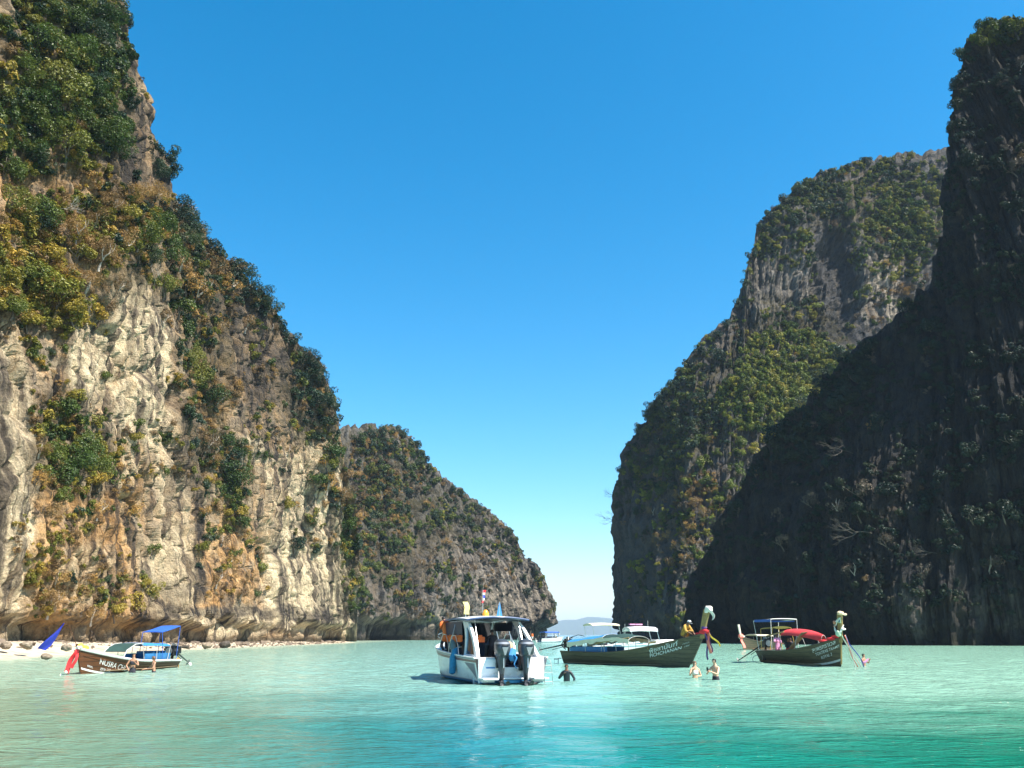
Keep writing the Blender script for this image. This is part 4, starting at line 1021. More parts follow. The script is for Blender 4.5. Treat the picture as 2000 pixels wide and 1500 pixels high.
# ------------------------------------------------------------------ people
def person(label, loc, rz, J, skin=SKIN, clothes=(), hair=HAIRM, hair_len=0.0, scale=1.0, name='person', group=None, hat=None):
    """J: joint positions in metres, feet at z=0, facing local -y"""
    D = dict(pelvis=(0, 0, .93), waist=(0, 0, 1.08), chest=(0, -.01, 1.28), neck0=(0, 0, 1.44), neck=(0, -.005, 1.53), head=(0, -.02, 1.63), crown=(0, -.005, 1.72),
             shL=(.17, 0, 1.40), elL=(.23, .02, 1.12), haL=(.25, -.06, .88), shR=(-.17, 0, 1.40), elR=(-.23, .02, 1.12), haR=(-.25, -.06, .88),
             hiL=(.09, 0, .88), knL=(.10, -.02, .48), anL=(.10, .02, .08), toL=(.11, -.14, .03), hiR=(-.09, 0, .88), knR=(-.10, -.02, .48), anR=(-.10, .02, .08), toR=(-.11, -.14, .03))
    D.update(J)
    names = []; co = []; ed = []; rd = []
    def add(n, p, r, par=None):
        names.append(n); co.append(Vector(p)); rd.append(r)
        if par is not None: ed.append((names.index(par), len(names) - 1))
    V = {k: Vector(v) for k, v in D.items()}
    add('pelvis', V['pelvis'], (.135, .10)); add('waist', V['waist'], (.115, .085), 'pelvis'); add('chest', V['chest'], (.145, .10), 'waist'); add('neck0', V['neck0'], (.085, .065), 'chest')
    add('neck', V['neck'], (.05, .052), 'neck0'); add('head', V['head'], (.072, .088), 'neck'); add('crown', V['crown'], (.062, .078), 'head')
    for s in 'LR':
        add('sh' + s, V['sh' + s], (.052, .052), 'neck0'); add('el' + s, V['el' + s], (.037, .037), 'sh' + s)
        d = (V['ha' + s] - V['el' + s]).normalized()
        add('wr' + s, V['ha' + s], (.024, .024), 'el' + s)
        add('pa' + s, V['ha' + s] + d * .07, (.030, .018), 'wr' + s)
        sd = d.cross(Vector((0, 0, 1))); sd = sd.normalized() if sd.length > .1 else Vector((1, 0, 0)); nn = sd.cross(d)
        for i, (o_, l) in enumerate(((-.030, .062), (-.010, .075), (.010, .070), (.029, .055))):
            k = V['ha' + s] + d * .085 + sd * o_
            add(f'f{i}{s}', k + d * l * .5 - nn * .004, (.0085, .0085), 'pa' + s); add(f'g{i}{s}', k + d * l * .85 - nn * .02, (.007, .007), f'f{i}{s}')
        add('t0' + s, V['ha' + s] + d * .035 - sd * .045, (.0095, .0095), 'wr' + s); add('t1' + s, V['ha' + s] + d * .075 - sd * .06, (.0085, .0085), 't0' + s)
        add('hi' + s, V['hi' + s], (.085, .085), 'pelvis'); add('kn' + s, V['kn' + s], (.055, .055), 'hi' + s); add('an' + s, V['an' + s], (.036, .036), 'kn' + s); add('to' + s, V['to' + s], (.036, .028), 'an' + s)
    me = bpy.data.meshes.new('body'); me.from_pydata([tuple(c) for c in co], ed, [])
    o = bpy.data.objects.new('tmp', me); COL.objects.link(o)
    md = o.modifiers.new('s', 'SKIN'); md.use_smooth_shade = True
    for i, sv in enumerate(me.skin_vertices[0].data):
        sv.radius = rd[i]; sv.use_root = (i == 0)
    sb = o.modifiers.new('u', 'SUBSURF'); sb.levels = 2; sb.render_levels = 2
    dg = bpy.context.evaluated_depsgraph_get()
    body = bpy.data.meshes.new_from_object(o.evaluated_get(dg)); bpy.data.objects.remove(o)
    root = empty(name, loc, rz, label, 'person', group); root.scale = (scale,) * 3
    # a nose, brow and ears drawn out of the head surface
    hc = V['head']; up = (V['crown'] - V['neck']).normalized(); fw = Vector((0, -1, 0)); fw = (fw - up * fw.dot(up)).normalized(); rt = fw.cross(up)
    face = J.get('_face')
    if face: fw = Vector(face); fw = (fw - up * fw.dot(up)).normalized(); rt = fw.cross(up)
    for v in body.vertices:
        q = v.co - hc
        if q.length < .2:
            a = q.dot(fw); b_ = q.dot(up); c_ = q.dot(rt)
            if a > .03:
                v.co += fw * (.030 * math.exp(-((c_ / .014)**2 + ((b_ + .002) / .022)**2)) - .010 * math.exp(-((abs(c_) - .032) / .014)**2 - ((b_ - .022) / .012)**2) + .008 * math.exp(-((c_ / .025)**2 + ((b_ + .045) / .012)**2)))
            v.co += rt * math.copysign(1, c_) * (.016 * math.exp(-((a / .018)**2 + (b_ / .028)**2))) * (abs(c_) > .04)
    body.materials.clear(); body.materials.append(skin)
    bo = mesh_obj('body', body, root)
    HEADSEG = (V['neck'].lerp(V['head'], .4), V['crown'])
    def near(a, b, r):
        A, B = V[a] if isinstance(a, str) else a, V[b] if isinstance(b, str) else b
        def f(p):
            t = max(0, min(1, (p - A).dot(B - A) / max(1e-6, (B - A).length_squared))); return (p - A - (B - A) * t).length < r
        return f
    def shell(nm, tests, off, m, excl=None):
        bm = bmesh.new(); bm.from_mesh(body); bm.normal_update()
        kill = [f for f in bm.faces if not (any(t(f.calc_center_median()) for t in tests)) or (excl and excl(f.calc_center_median()))]
        bmesh.ops.delete(bm, geom=kill, context='FACES')
        if not bm.verts: bm.free(); return
        for v in bm.verts: v.co += v.normal * off
        ex = bmesh.ops.solidify(bm, geom=bm.faces[:], thickness=off * .8)
        me2 = bpy.data.meshes.new(nm); bm.to_mesh(me2); bm.free(); me2.materials.clear(); me2.materials.append(m)
        me2.polygons.foreach_set('use_smooth', [True] * len(me2.polygons))
        mesh_obj(nm, me2, root)
    for (nm, segs, off, m) in clothes:
        shell(nm, [near(a, b, r) for a, b, r in segs], off, m, near(HEADSEG[0], HEADSEG[1], .125))
    if hair is not None:
        hcx = hc + up * .035 - fw * .015
        tests = [lambda p: (p - hc).dot(up) > -.03 and (p - hc).length < .2 and ((p - hc).dot(fw) < .02 or (p - hc).dot(up) > .055)]
        if hair_len: tests.append(lambda p: (p - hc).dot(fw) < -.01 and -.16 - hair_len < (p - hc).dot(up) < 0 and abs((p - hc).dot(rt)) < .1 and (p - hc).length < .2 + hair_len)
        shell('hair', tests, .014 if not hair_len else .022, hair)
    if hat:
        hb = MB(); c = V['crown']; hb.loft([(c.z - .05, c.x, c.y, .10, .115, 2), (c.z, c.x, c.y, .10, .112, 2), (c.z + .04, c.x, c.y, .07, .08, 2), (c.z + .055, c.x, c.y, .02, .02, 2)], 14)
        hb.box(c + fw * .14 - up * .045, (.14, .12, .012)); hb.build('cap', hat, root)
    return root

def feet(P, z=0.0): return (P.x, P.y, z)

# ------------------------------------------------------------------ longtail boats
def text_mesh(s, size):
    cu = bpy.data.curves.new('txt', 'FONT'); cu.body = s; cu.size = size; cu.resolution_u = 3; cu.offset = size * .002
    o = bpy.data.objects.new('txt', cu); COL.objects.link(o)
    dg = bpy.context.evaluated_depsgraph_get(); dg.update()
    me = bpy.data.meshes.new_from_object(o.evaluated_get(dg)); bpy.data.objects.remove(o)
    return me

class Hull:
    def __init__(s, L, b, gs, gm, gb, rake, kd=.35, full=.45):
        s.L, s.b, s.gs, s.gm, s.gb, s.rake, s.kd, s.full = L, b, gs, gm, gb, rake, kd, full
    def hb(s, t):
        if t < s.full: v = .66 + .34 * math.sin(PI / 2 * t / s.full)
        else: v = math.cos((t - s.full) / (1 - s.full) * PI / 2)**.82 if t < 1 else 0
        return max(.035, s.b * v)
    def g(s, t): return s.gm + (s.gs - s.gm) * max(0, 1 - t / .4)**2 + (s.gb - s.gm) * max(0, (t - .35) / .65)**2.1
    def P(s, t, w, side, off=0.0, inset=0.0):
        g, k = s.g(t), -s.kd + .25 * max(0, (t - .8) / .2)**2
        z = k + (g - k) * w
        y = (s.hb(t) * (.62 * w**.42 + .38 * w) - inset) + off
        x = s.L * t + s.rake * t**5 * (z / s.gb)
        x = min(x, s.L + s.rake * (z / s.gb) - inset * 2) + 0
        return Vector((x, side * max(y, .01), z))

def ribbon(mb, p0, d, L, w, wav=.06, seed=0):
    r = random.Random(seed); d = Vector(d).normalized(); sd = d.cross(Vector((.3, 1, .2))).normalized(); rows = []
    nn = sd.cross(d)
    for i in range(9):
        a = i / 8; q = Vector(p0) + d * L * a + nn * (wav * math.sin(a * 7 + seed)) + Vector((0, 0, -.12 * L * a * a))
        rows.append([q - sd * w * (.5 + .15 * a), q + nn * w * .25 * math.sin(seed + 4 * a), q + sd * w * (.5 + .15 * a)])
    mb.grid(rows, nn * .008)

def rag(mb, c, r, seed=0, sq=(1, 1, .6)):
    """crumpled knot of cloth"""
    rr_ = random.Random(seed)
    bm = bmesh.new(); bmesh.ops.create_icosphere(bm, subdivisions=2, radius=r)
    vs = [Vector((v.co.x * sq[0], v.co.y * sq[1], v.co.z * sq[2])) * rr_.uniform(.8, 1.18) + Vector(c) for v in bm.verts]
    fs = [tuple(v.index for v in f.verts) for f in bm.faces]; bm.free(); mb.add(vs, fs)

def canopy(root, x0, x1, hw, z0, z1, m, crown=.22, sag=.03, posts=3, post_base=.5, hull=None, name='canopy', skirt=None, tip=False, pm=None, thick=.03, zdip=0.0):
    rows = []
    for i in range(13):
        a = i / 12; x = x0 + (x1 - x0) * a; z = z0 + (z1 - z0) * a - sag * math.sin(PI * a * (posts - 1))**2 - zdip * (2 * a - 1)**2
        wd = hw * (1 if not tip else (1 - max(0, a - .45) / .55 * .75))
        rows.append([Vector((x, wd * math.sin(b), z + crown * (math.cos(b) - 1) * (1 if not tip else 1))) for b in [(-1 + 2 * j / 8) * 1.35 for j in range(9)]])
        sc_ = wd / abs(rows[-1][0].y)
        for v in rows[-1]: v.y *= sc_
    c = MB().grid(rows, thick).build(name, m, root)
    if skirt:
        for k in (0, 8):
            mb = MB(); mb.grid([[r[k] + Vector((0, .01 * (-1 if k == 0 else 1), .01)), r[k] + Vector((0, .03 * (-1 if k == 0 else 1), -skirt[0] * (1 + .25 * math.sin(i * 1.7))))] for i, r in enumerate(rows)], Vector((0, .015, 0)))
            mb.build('side_flap', skirt[1], c)
    for i in range(posts):
        a = i / (posts - 1); r = rows[int(round(a * 12))]
        for k in (0, 8):
            top = r[k] - Vector((0, 0, .01)); bx = x0 + (x1 - x0) * (.06 + .88 * a)
            yb = (hull.hb(min(.98, max(0, bx / hull.L))) * .93 if hull else hw) * (1 if k else -1); zb = hull.g(min(1, max(0, bx / hull.L))) if hull else post_base
            MB().tube([(bx, yb, zb - .05), (top.x, top.y, top.z)], .018, 6).build('canopy_post', pm or GALV, root)
        MB().tube([v - Vector((0, 0, .03)) for v in r], .014, 5).build('canopy_hoop', pm or GALV, root)
    return c

def longtail(name, label, bow, stern, spec, group='longtail boats in the lagoon'):
    d = bow - stern; L = d.length; rz = math.atan2(d.y, d.x)
    H = Hull(L, spec.get('b', .92), spec['gs'], spec['gm'], spec['gb'], spec['rake'])
    root = empty(name, (stern.x, stern.y, 0), rz, label, 'boat', group)
    n, k = 40, 9; sides = []
    ws = [i / k for i in range(k + 1)]
    mb = MB()
    rows = []
    for i in range(n + 1):
        t = i / n
        rows.append([H.P(t, w, 1) for w in ws[::-1]] + [H.P(t, w, -1) for w in ws])
    mb.grid(rows)
    # inner skin
    rin = []
    for i in range(n + 1):
        t = min(i / n, .975)
        rin.append([H.P(t, w, 1, 0, .05) for w in ws[::-1][:-2]] + [H.P(t, w, -1, 0, .05) for w in ws[2:]])
    hull = mb.build('hull', spec['hull'], root)
    MB().grid(rin).build('inner_planking', INNER, root)
    tr = [H.P(0, w, 1) for w in ws[::-1]] + [H.P(0, w, -1) for w in ws[1:]]
    MB().prism(tr, (-.04, 0, 0)).build('transom', spec['hull'], root)
    for sd in (1, -1):
        rl = MB(); pts = [H.P(i / n, 1, sd, .015) for i in range(n + 1)]; rl.tube([p + Vector((0, 0, .01)) for p in pts], spec.get('railr', .04), 6, True, 1.0)
        rl.build('gunwale_rail', spec['rail'], root)
        st = MB(); st.tube([H.P(i / n, .78, sd, .012) for i in range(2, n)], .014, 5); st.build('rubbing_strake', spec['hull'], root)
        if spec.get('boot'):
            bt = MB(); bt.grid([[H.P(i / n, w, sd, .006) for w in (.0 + .26, .33)] for i in range(int(n * .45), n + 1)]); bt.build('waterline_stripe', W_TRIM, root)
    # floor, foredeck, thwarts
    MB().grid([[Vector((H.L * t, -H.hb(t) * .8, .12 + .0 * t)), Vector((H.L * t, H.hb(t) * .8, .12))] for t in [.02 + .8 * i / 10 for i in range(11)]], .03).build('floor_boards', PLANK, root)
    MB().grid([[H.P(t, .95, -1, 0, .05), H.P(t, .95, 1, 0, .05)] for t in [.78 + .2 * i / 8 for i in range(9)]], .03).build('foredeck', PLANK, root)
    for t in spec.get('thwarts', (.2, .33, .46, .6)):
        yy = H.P(t, .82, 1, 0, .05); MB().box((H.L * t, 0, yy.z), (.24, yy.y * 2, .04)).build('thwart', PLANK, root, bevel=.006)
    # stem post rising from the bow
    b1 = H.P(1, .93, 1); bx, bz = b1.x, H.g(1); sx, sz = spec['stem']; sw = spec.get('stemw', .30)
    out = []; kf = []
    for i in range(9):
        a = i / 8; x = bx + sx * (a**1.25) ; z = bz - .25 + (sz + .25) * a; w = sw * (.62 + .38 * a)
        out.append((x - w * .6, z, x + w * .4))
    mbp = MB(); rows = []
    for (xa, z, xb) in out:
        th = .065
        rows.append([Vector((xa, -th, z)), Vector((xb - .04, -th, z)), Vector((xb, 0, z)), Vector((xb - .04, th, z)), Vector((xa, th, z)), Vector((xa, -th, z))])
    mbp.grid(rows); mbp.add([r for r in rows[-1][:5]], [(0, 1, 2, 3, 4)])
    mbp.build('stem_post', spec.get('prow', PROW), root, smooth=False)
    if spec.get('cutwater'):
        cw = MB(); cw.tube([H.P(1, w, 1) + Vector((.02, 0, 0)) * 1 - Vector((0, H.P(1, w, 1).y, 0)) for w in [.15 + .85 * i / 6 for i in range(7)]], .055, 6); cw.build('cutwater', spec['cutwater'], root)
    # stern: long tail engine
    e = spec.get('engine')
    if e:
        er = mesh_parent = MB(); ex, ez = e['x'], e['z']
        eb = MB(); eb.box((ex, 0, ez + .22), (.62, .34, .34)).box((ex - .05, 0, ez + .47), (.5, .22, .18)).box((ex + .38, 0, ez + .25), (.12, .5, .46))
        eng = eb.build('engine_block', IRON, root, bevel=.02)
        MB().tube([(ex + .46, 0, ez + .25), (ex + .5, 0, ez + .25)], .20, 14).build('fan', ALU, eng)
        MB().tube([(ex - .1, .24, ez + .3), (ex + .15, .24, ez + .3)], .075, 10).tube([(ex - .25, -.22, ez + .42), (ex + .2, -.22, ez + .42)], .045, 8).tube([(ex - .2, .18, ez + .55), (ex - .05, .2, ez + .62), (ex + .2, .2, ez + .62)], .03, 7).tube([(ex + .2, -.2, ez + .5), (ex + .1, -.1, ez + .66), (ex - .2, 0, ez + .64)], .028, 7).build('pipes_and_alternator', ALU, eng)
        for q in (-.15, 0, .15): MB().tube([(ex + q, 0, ez + .55), (ex + q, 0, ez + .63)], .045, 8).build('air_filter', ALU, eng)
        MB().tube([(ex, 0, .25), (ex, 0, ez + .1)], .06, 8).box((ex, 0, ez + .02), (.5, .42, .06)).build('engine_mount', IRON, root)
        MB().box((ex - .15, .3, ez + .32), (.34, .05, .4)).tube([(ex + .1, .1, ez + .64), (ex + .7, .2, ez + .8), (ex + 1.25, .22, ez + .72)], .022, 6).build('tiller_bar', IRON, root)
        tip = Vector(e['tip'])
        MB().tube([(ex - .3, 0, ez + .2), Vector((ex - .3, 0, ez + .2)).lerp(tip, .45), tip], [.06, .045, .03], 8).build('propeller_shaft', e.get('sm', IRON), root)
        MB().tube([Vector((ex - .3, 0, ez + .08)), Vector((ex - .3, 0, ez + .08)).lerp(tip, .5) + Vector((0, 0, -.1))], .022, 6).build('shaft_brace', IRON, root)
        pr = MB(); ax = (tip - Vector((ex, 0, ez))).normalized(); e1 = ax.cross(Vector((0, 0, 1))).normalized(); e2 = ax.cross(e1)
        for q in range(3):
            a = q * 2 * PI / 3 + .5; dd = e1 * math.cos(a) + e2 * math.sin(a); tt = (ax * .5 + dd.cross(ax) * .8).normalized()
            pr.grid([[tip + dd * .03 - tt * .03, tip + dd * .03 + tt * .03], [tip + dd * .12 - tt * .07, tip + dd * .12 + tt * .06], [tip + dd * .19 - tt * .03, tip + dd * .19 + tt * .04]], ax * .01)
        pr.tube([tip - ax * .05, tip + ax * .06], .035, 8); pr.build('propeller', ALU, root)
        MB().tube([(.1, 0, .5), (.05, 0, H.gs + .22)], .05, 7).build('stern_post', spec['hull'], root)
    for (txt, side, t0, w0, size, m, slope) in spec.get('text', ()):
        tm = text_mesh(txt, size); vs = tm.vertices
        for v in vs:
            u, vv = v.co.x, v.co.y
            t = t0 + (-u if side > 0 else u) / H.L * 1.0
            w = w0 + (vv + slope * u) / (H.g(t) + H.kd)
            v.co = H.P(min(t, .995), w, side, .012)
        tm.materials.clear(); tm.materials.append(m)
        mesh_obj('lettering', tm, root)
    return root, H

# -- left longtail, brown with blue roofs
b1, s1 = on_water(158, 1316.5), on_water(334, 1304)
lt1, H1 = longtail('longtail_boat', 'brown longtail with white rail and two blue roofs by the beach', b1, s1, dict(
    gs=.40, gm=.46, gb=1.16, rake=.50, b=.82, hull=BROWN, rail=W_TRIM, railr=.06, stem=(.10, .22), stemw=.3, prow=BROWN, boot=True, cutwater=BROWN,
    engine=dict(x=-.05, z=.66, tip=(-4.9, -1.5, .12)),
    text=[('NUSRA CHOK', 1, .875, .62, .36, LETT, -.11), ('ททด.', 1, .955, .42, .17, LETT, -.08), ('สุราษ 342', 1, .86, .40, .19, LETT, -.08)]))
canopy(lt1, 1.6, 4.4, .70, 1.36, 1.42, TARPB, .16, .02, 3, hull=H1)
canopy(lt1, .5, 2.4, .58, 2.32, 1.98, TARPD, .03, .01, 2, hull=H1, pm=TARPD, name='stern_canopy')
MB().tube([(4.3, .62, 1.38), (5.0, .62, 1.33), (5.7, .6, 1.05), (5.9, .58, .72)], .03, 6).tube([(4.3, -.62, 1.38), (5.0, -.62, 1.33), (5.7, -.6, 1.05), (5.9, -.58, .72)], .03, 6).build('folded_roof_frame', GALV, lt1)
MB().grid([[Vector((x, y, z)) for y in (-.6, 0, .6)] for x, z in ((4.4, 1.38), (4.9, 1.34), (5.4, 1.2), (5.7, .98))], .02).build('folded_dark_tarpaulin', TARPG, lt1)
for sd in (1, -1):
    MB().box((2.6, sd * .56, .66), (2.6, .05, .36)).build('blue_side_board', BLUEP, lt1, bevel=.01)
for x_ in (1.9, 2.5, 3.1):
    MB().box((x_, 0, .55), (.4, 1.0, .1)).box((x_ - .2, 0, .78), (.06, 1.0, .36)).build('bench_seat', BLUEP, lt1, bevel=.01)
mb = MB(); rag(mb, H1.P(1, 1, 1) + Vector((-.05, 0, .12)), .16, 3, (1.1, .8, .9)); ribbon(mb, H1.P(1, 1, 1) + Vector((-.1, 0, .15)), (-1, .1, -.25), .6, .2, seed=2); mb.build('bow_ribbon', YELR, lt1)
mb = MB(); rag(mb, H1.P(1, 1, 1) + Vector((.08, .05, .05)), .16, 5); mb.build('bow_ribbon', WHITER, lt1)
mb = MB(); ribbon(mb, H1.P(1, 1, 1) + Vector((.1, 0, 0)), (.25, -.3, -1), 1.0, .20, seed=1); ribbon(mb, H1.P(1, 1, 1) + Vector((.1, .1, 0)), (.15, -.2, -1), .8, .14, seed=4); mb.build('bow_ribbon', REDR, lt1)
mb = MB(); ribbon(mb, H1.P(1, 1, 1) + Vector((.32, -.25, -.95)), (.1, -.2, -.3), .34, .16, seed=6); mb.build('bow_ribbon', WHITER, lt1)
mb = MB(); mb.tube([(-.05, .25, .3), (-.25, .3, .1), (-.2, .35, -.1)], .05, 6); rag(mb, (-.12, .3, .35), .13, 8, (1, 1, 1.6)); mb.build('stern_rope_bundle', MUST, lt1)
# blue flag on a slanting pole by the bow
fp = at(124, 1229, b1.y - 1.2)
fl = empty('flag', (fp.x - .4, fp.y, 0), 0, 'royal blue flag hanging from a slanting pole left of the brown longtail bow', 'flag')
MB().tube([(1.0, .5, 1.1), (.55, .2, fp.z + .15), (.42, 0, fp.z + .34)], .014, 6).build('pole', BROWN, fl)
rows = []
for i in range(11):
    a = i / 10; q = Vector((.40 - .95 * a**1.1, -.05, fp.z + .28 - 1.15 * a)); w_ = .07 + .40 * a if a < .8 else .40
    rows.append([q + Vector((w_ * (j / 4 - .3), .06 * math.sin(a * 6 + j), -.22 * w_ * j / 4)) for j in range(5)])
MB().grid(rows, Vector((0, .01, 0))).build('cloth', BLUER, fl)

# -- middle longtail, dark wood
b2, s2 = on_water(1346, 1304), on_water(1109, 1296)
lt2, H2 = longtail('longtail_boat', 'dark wooden longtail with a white wrapped prow and red ribbons, beside the speedboat', b2, s2, dict(
    gs=.78, gm=.74, gb=1.85, rake=1.15, b=1.0, hull=OLIVE, rail=OLIVE, railr=.045, stem=(.50, 1.36), stemw=.46,
    engine=dict(x=.1, z=1.0, tip=(-2.9, .25, .82)), cutwater=OLIVE,
    text=[('พิชชานันท์', -1, .745, .73, .38, LETT, .115), ('PICHCHANAN', -1, .745, .585, .27, LETT, .115), ('ททด', -1, .925, .80, .16, LETTF, .16), ('188', -1, .935, .71, .16, LETTF, .16)]))
canopy(lt2, .9, 4.0, .95, 1.55, 1.88, TARPB, .26, .04, 3, hull=H2, skirt=(.26, CREAM))
canopy(lt2, 4.0, 6.1, .95, 1.90, 1.85, TARPG, .28, .03, 3, hull=H2, skirt=(.24, CREAM), zdip=.1)
for sd in (1, -1): MB().box((2.6, sd * .8, .92), (3.2, .04, .34)).build('blue_side_board', BLUEP, lt2, bevel=.01)
MB().tube([H2.P(.35, 1, -1) + Vector((0, 0, .55)), H2.P(.62, 1, -1) + Vector((0, 0, .72))], .035, 7).build('bamboo_pole', PROW, lt2)
MB().tube([H2.P(.74, 1, -1) + Vector((0, 0, -.12)), H2.P(.75, 1, -1) + Vector((0, -.02, .2)), H2.P(.79, 1, -1) + Vector((0, 0, .18))], .04, 7).build('rope', PROW, lt2)
sp = H2.P(1, 1, 1); top = Vector((sp.x + .50, 0, H2.gb + 1.36))
mb = MB(); rag(mb, top + Vector((-.06, 0, .0)), .25, 2, (1, .75, .75)); rag(mb, top + Vector((-.15, 0, -.12)), .18, 4, (1, .8, .8)); ribbon(mb, top + Vector((.12, 0, 0)), (.35, -.2, -1), .55, .2, seed=3); mb.build('prow_wrapping', WHITER, lt2)
kn = Vector((sp.x + .05, 0, H2.gb + .12))
mb = MB(); rag(mb, kn, .21, 6, (1.5, .9, .7)); rag(mb, kn + Vector((-.35, 0, -.1)), .15, 7, (1.8, .8, .5)); mb.build('prow_ribbon', REDR, lt2)
mb = MB(); rag(mb, kn + Vector((0, 0, .22)), .15, 9, (1.2, 1, .7)); ribbon(mb, kn + Vector((.14, -.08, 0)), (.05, 0, -1), 1.35, .12, seed=5); ribbon(mb, kn + Vector((.3, .05, -.1)), (.1, 0, -1), .9, .10, seed=8); mb.build('prow_ribbon', PURR, lt2)
mb = MB(); ribbon(mb, kn + Vector((.22, -.02, .1)), (.12, -.05, -1), 1.15, .19, seed=7); mb.build('prow_ribbon', PINKR, lt2)
mb = MB(); ribbon(mb, kn + Vector((.3, 0, -.1)), (.85, .3, -.85), .85, .10, seed=9); mb.build('prow_ribbon', YELR, lt2)
MB().tube([(-.15, -.5, .35), (-.75, -.5, .3), (-.75, -.5, -.15)], .02, 5).tube([(-.15, -.1, .35), (-.75, -.1, .3), (-.75, -.1, -.15)], .02, 5).tube([(-.75, -.5, .25), (-.75, -.1, .25)], .02, 5).tube([(-.75, -.5, .0), (-.75, -.1, .0)], .02, 5).tube([(-.4, -.5, .33), (-.4, -.5, -.1)], .02, 5).build('boarding_ladder', GALV, lt2)
MB().tube([(.35, .35, 1.45), (.2, -.3, 1.5), (.4, -.5, 1.2)], .05, 8).tube([(0.0, .2, 1.3), (.1, -.35, 1.42), (.35, -.4, 1.5)], .05, 8).tube([(.2, -.38, .9), (-.15, -.42, 1.15), (-.05, -.3, 1.45)], .04, 8).build('engine_hoses', IRON, lt2)

# -- right longtail with the red canopy
b3, s3 = on_water(1643, 1303), on_water(1496, 1293)
lt3, H3 = longtail('longtail_boat', 'dark longtail with a red pointed canopy and garlanded tall prow', b3, s3, dict(
    gs=.70, gm=.80, gb=1.62, rake=.30, b=1.05, hull=OLIVE, rail=OLIVE, railr=.045, stem=(.25, 1.36), stemw=.50, prow=PROW, boot=True, cutwater=PROW,
    engine=dict(x=.15, z=1.0, tip=(-1.9, -1.2, .05)),
    text=[('สมพรทราเวล', -1, .78, .74, .36, LETT, .12), ('TONTEXE TRAMT', -1, .80, .60, .24, LETT, .12), ('ROYAL 2', -1, .84, .46, .24, LETT, .12)]))
canopy(lt3, 4.0, 8.2, .72, 2.30, 1.95, REDC, .48, .0, 3, hull=H3, tip=True, zdip=.14)
canopy(lt3, .5, 3.2, .92, 2.78, 2.86, W_TRIM, .05, .0, 2, hull=H3, pm=W_TRIM, thick=.05, name='white_hard_roof')
MB().grid([[Vector((x, y, 2.70)) for y in (-.8, 0, .8)] for x in (.7, 1.9, 3.1)], .05).box((1.9, -.91, 2.72), (2.5, .03, .16)).build('blue_roof_panel', TARPD, lt3)
canopy(lt3, 1.0, 2.8, .66, 2.3, 2.36, YELC, .12, .0, 2, hull=H3, pm=YELC, name='yellow_inner_canopy')
MB().tube([H3.P(.25, 1, -1) + Vector((0, 0, .95)), H3.P(.52, 1, -1) + Vector((0, 0, 1.15))], .04, 7).build('bamboo_pole', PROW, lt3)
MB().grid([[H3.P(.52, 1, -1) + Vector((0, .2, .1)), H3.P(.52, 1, -1) + Vector((.1, .5, .12))], [H3.P(.68, 1, -1) + Vector((0, .2, .95)), H3.P(.68, 1, -1) + Vector((.1, .6, 1.0))]], .03).build('leaning_board', PLANK, lt3)
for q, (x_, y_) in enumerate(((1.0, -.5), (1.5, .3), (2.1, -.4), (.7, .4))):
    mb = MB(); mb.loft([(.15, x_, y_, .2, .2, 3), (.7, x_, y_, .22, .22, 3), (.78, x_, y_, .15, .15, 2)], 12); mb.build('fuel_drum', IRON, lt3)
top3 = Vector((H3.P(1, 1, 1).x + .25, 0, H3.gb + 1.34)); kn = Vector((H3.P(1, 1, 1).x + .1, 0, H3.gb + .25))
mb = MB(); rag(mb, top3 + Vector((0, 0, .05)), .24, 12, (1.1, .8, .55)); rag(mb, top3 + Vector((.1, .2, -.02)), .12, 13); mb.build('prow_wrapping', mat('cream_garland', (0.75, 0.58, 0.38), .8), lt3)
mb = MB(); mb.box(top3 + Vector((-.06, -.09, -.35)), (.3, .02, .3)); mb.build('prow_emblem', GREENR, lt3)
mb = MB(); mb.box(top3 + Vector((-.06, -.104, -.35)), (.10, .01, .18)); mb.build('prow_emblem_mark', TARPD, lt3)
mb = MB()
pts = [top3 + Vector((-.2, -.12, -.3)), kn + Vector((-.3, -.22, .55)), kn + Vector((-.32, -.2, .25)), kn + Vector((-.05, -.2, -.05)), kn + Vector((.15, -.12, .1)), kn + Vector((.15, .1, .5))]
mb.tube(pts, [.035, .045, .06, .07, .06, .04], 7); mb.tube([top3 + Vector((.1, -.1, -.2)), kn + Vector((0, -.16, .7)), kn + Vector((-.22, -.18, .45))], .03, 6); rag(mb, kn + Vector((.16, .05, .25)), .14, 14); mb.build('flower_garland', WHITER, lt3)
mb = MB(); rag(mb, kn + Vector((-.28, -.16, .62)), .12, 15, (1.3, 1, 1)); rag(mb, kn + Vector((-.36, -.18, .42)), .08, 16); mb.build('flower_bunch', mat('dusty_orange_flowers', (.55, .22, .12), .8), lt3)
mb = MB(); rag(mb, kn + Vector((0, -.16, 0)), .17, 17, (1, 1, 1.1)); mb.build('prow_ribbon', GREENR, lt3)
mb = MB(); rag(mb, H3.P(.93, 1, -1) + Vector((0, .12, .12)), .2, 18, (2.2, 1.2, .5)); rag(mb, H3.P(.86, 1, -1) + Vector((0, .2, .15)), .2, 19, (2.0, 1.2, .5)); ribbon(mb, kn + Vector((-.1, -.1, -.15)), (-1, -.2, 0), .6, .16, seed=4); mb.build('prow_ribbon', REDR, lt3)
for sd, m_, k_, l_ in ((1, PINKR, 0, 2.0), (2, WHITER, .1, 2.1), (3, BLUER, .25, 1.9), (4, WHITER, -.05, 1.7), (5, GREENR, -.1, 1.3)):
    mb = MB(); ribbon(mb, kn + Vector((.12, k_ * .5 + .05, -.1)), (.18 + k_ * .3, .32 + k_ * .55, -1), l_, .12, seed=sd); mb.build('prow_ribbon', m_, lt3)
mb = MB()
rg = [Vector((-.25, -.55 + .3 * math.cos(q * .55), .15 + .28 * math.sin(q * .55))) for q in range(12)]
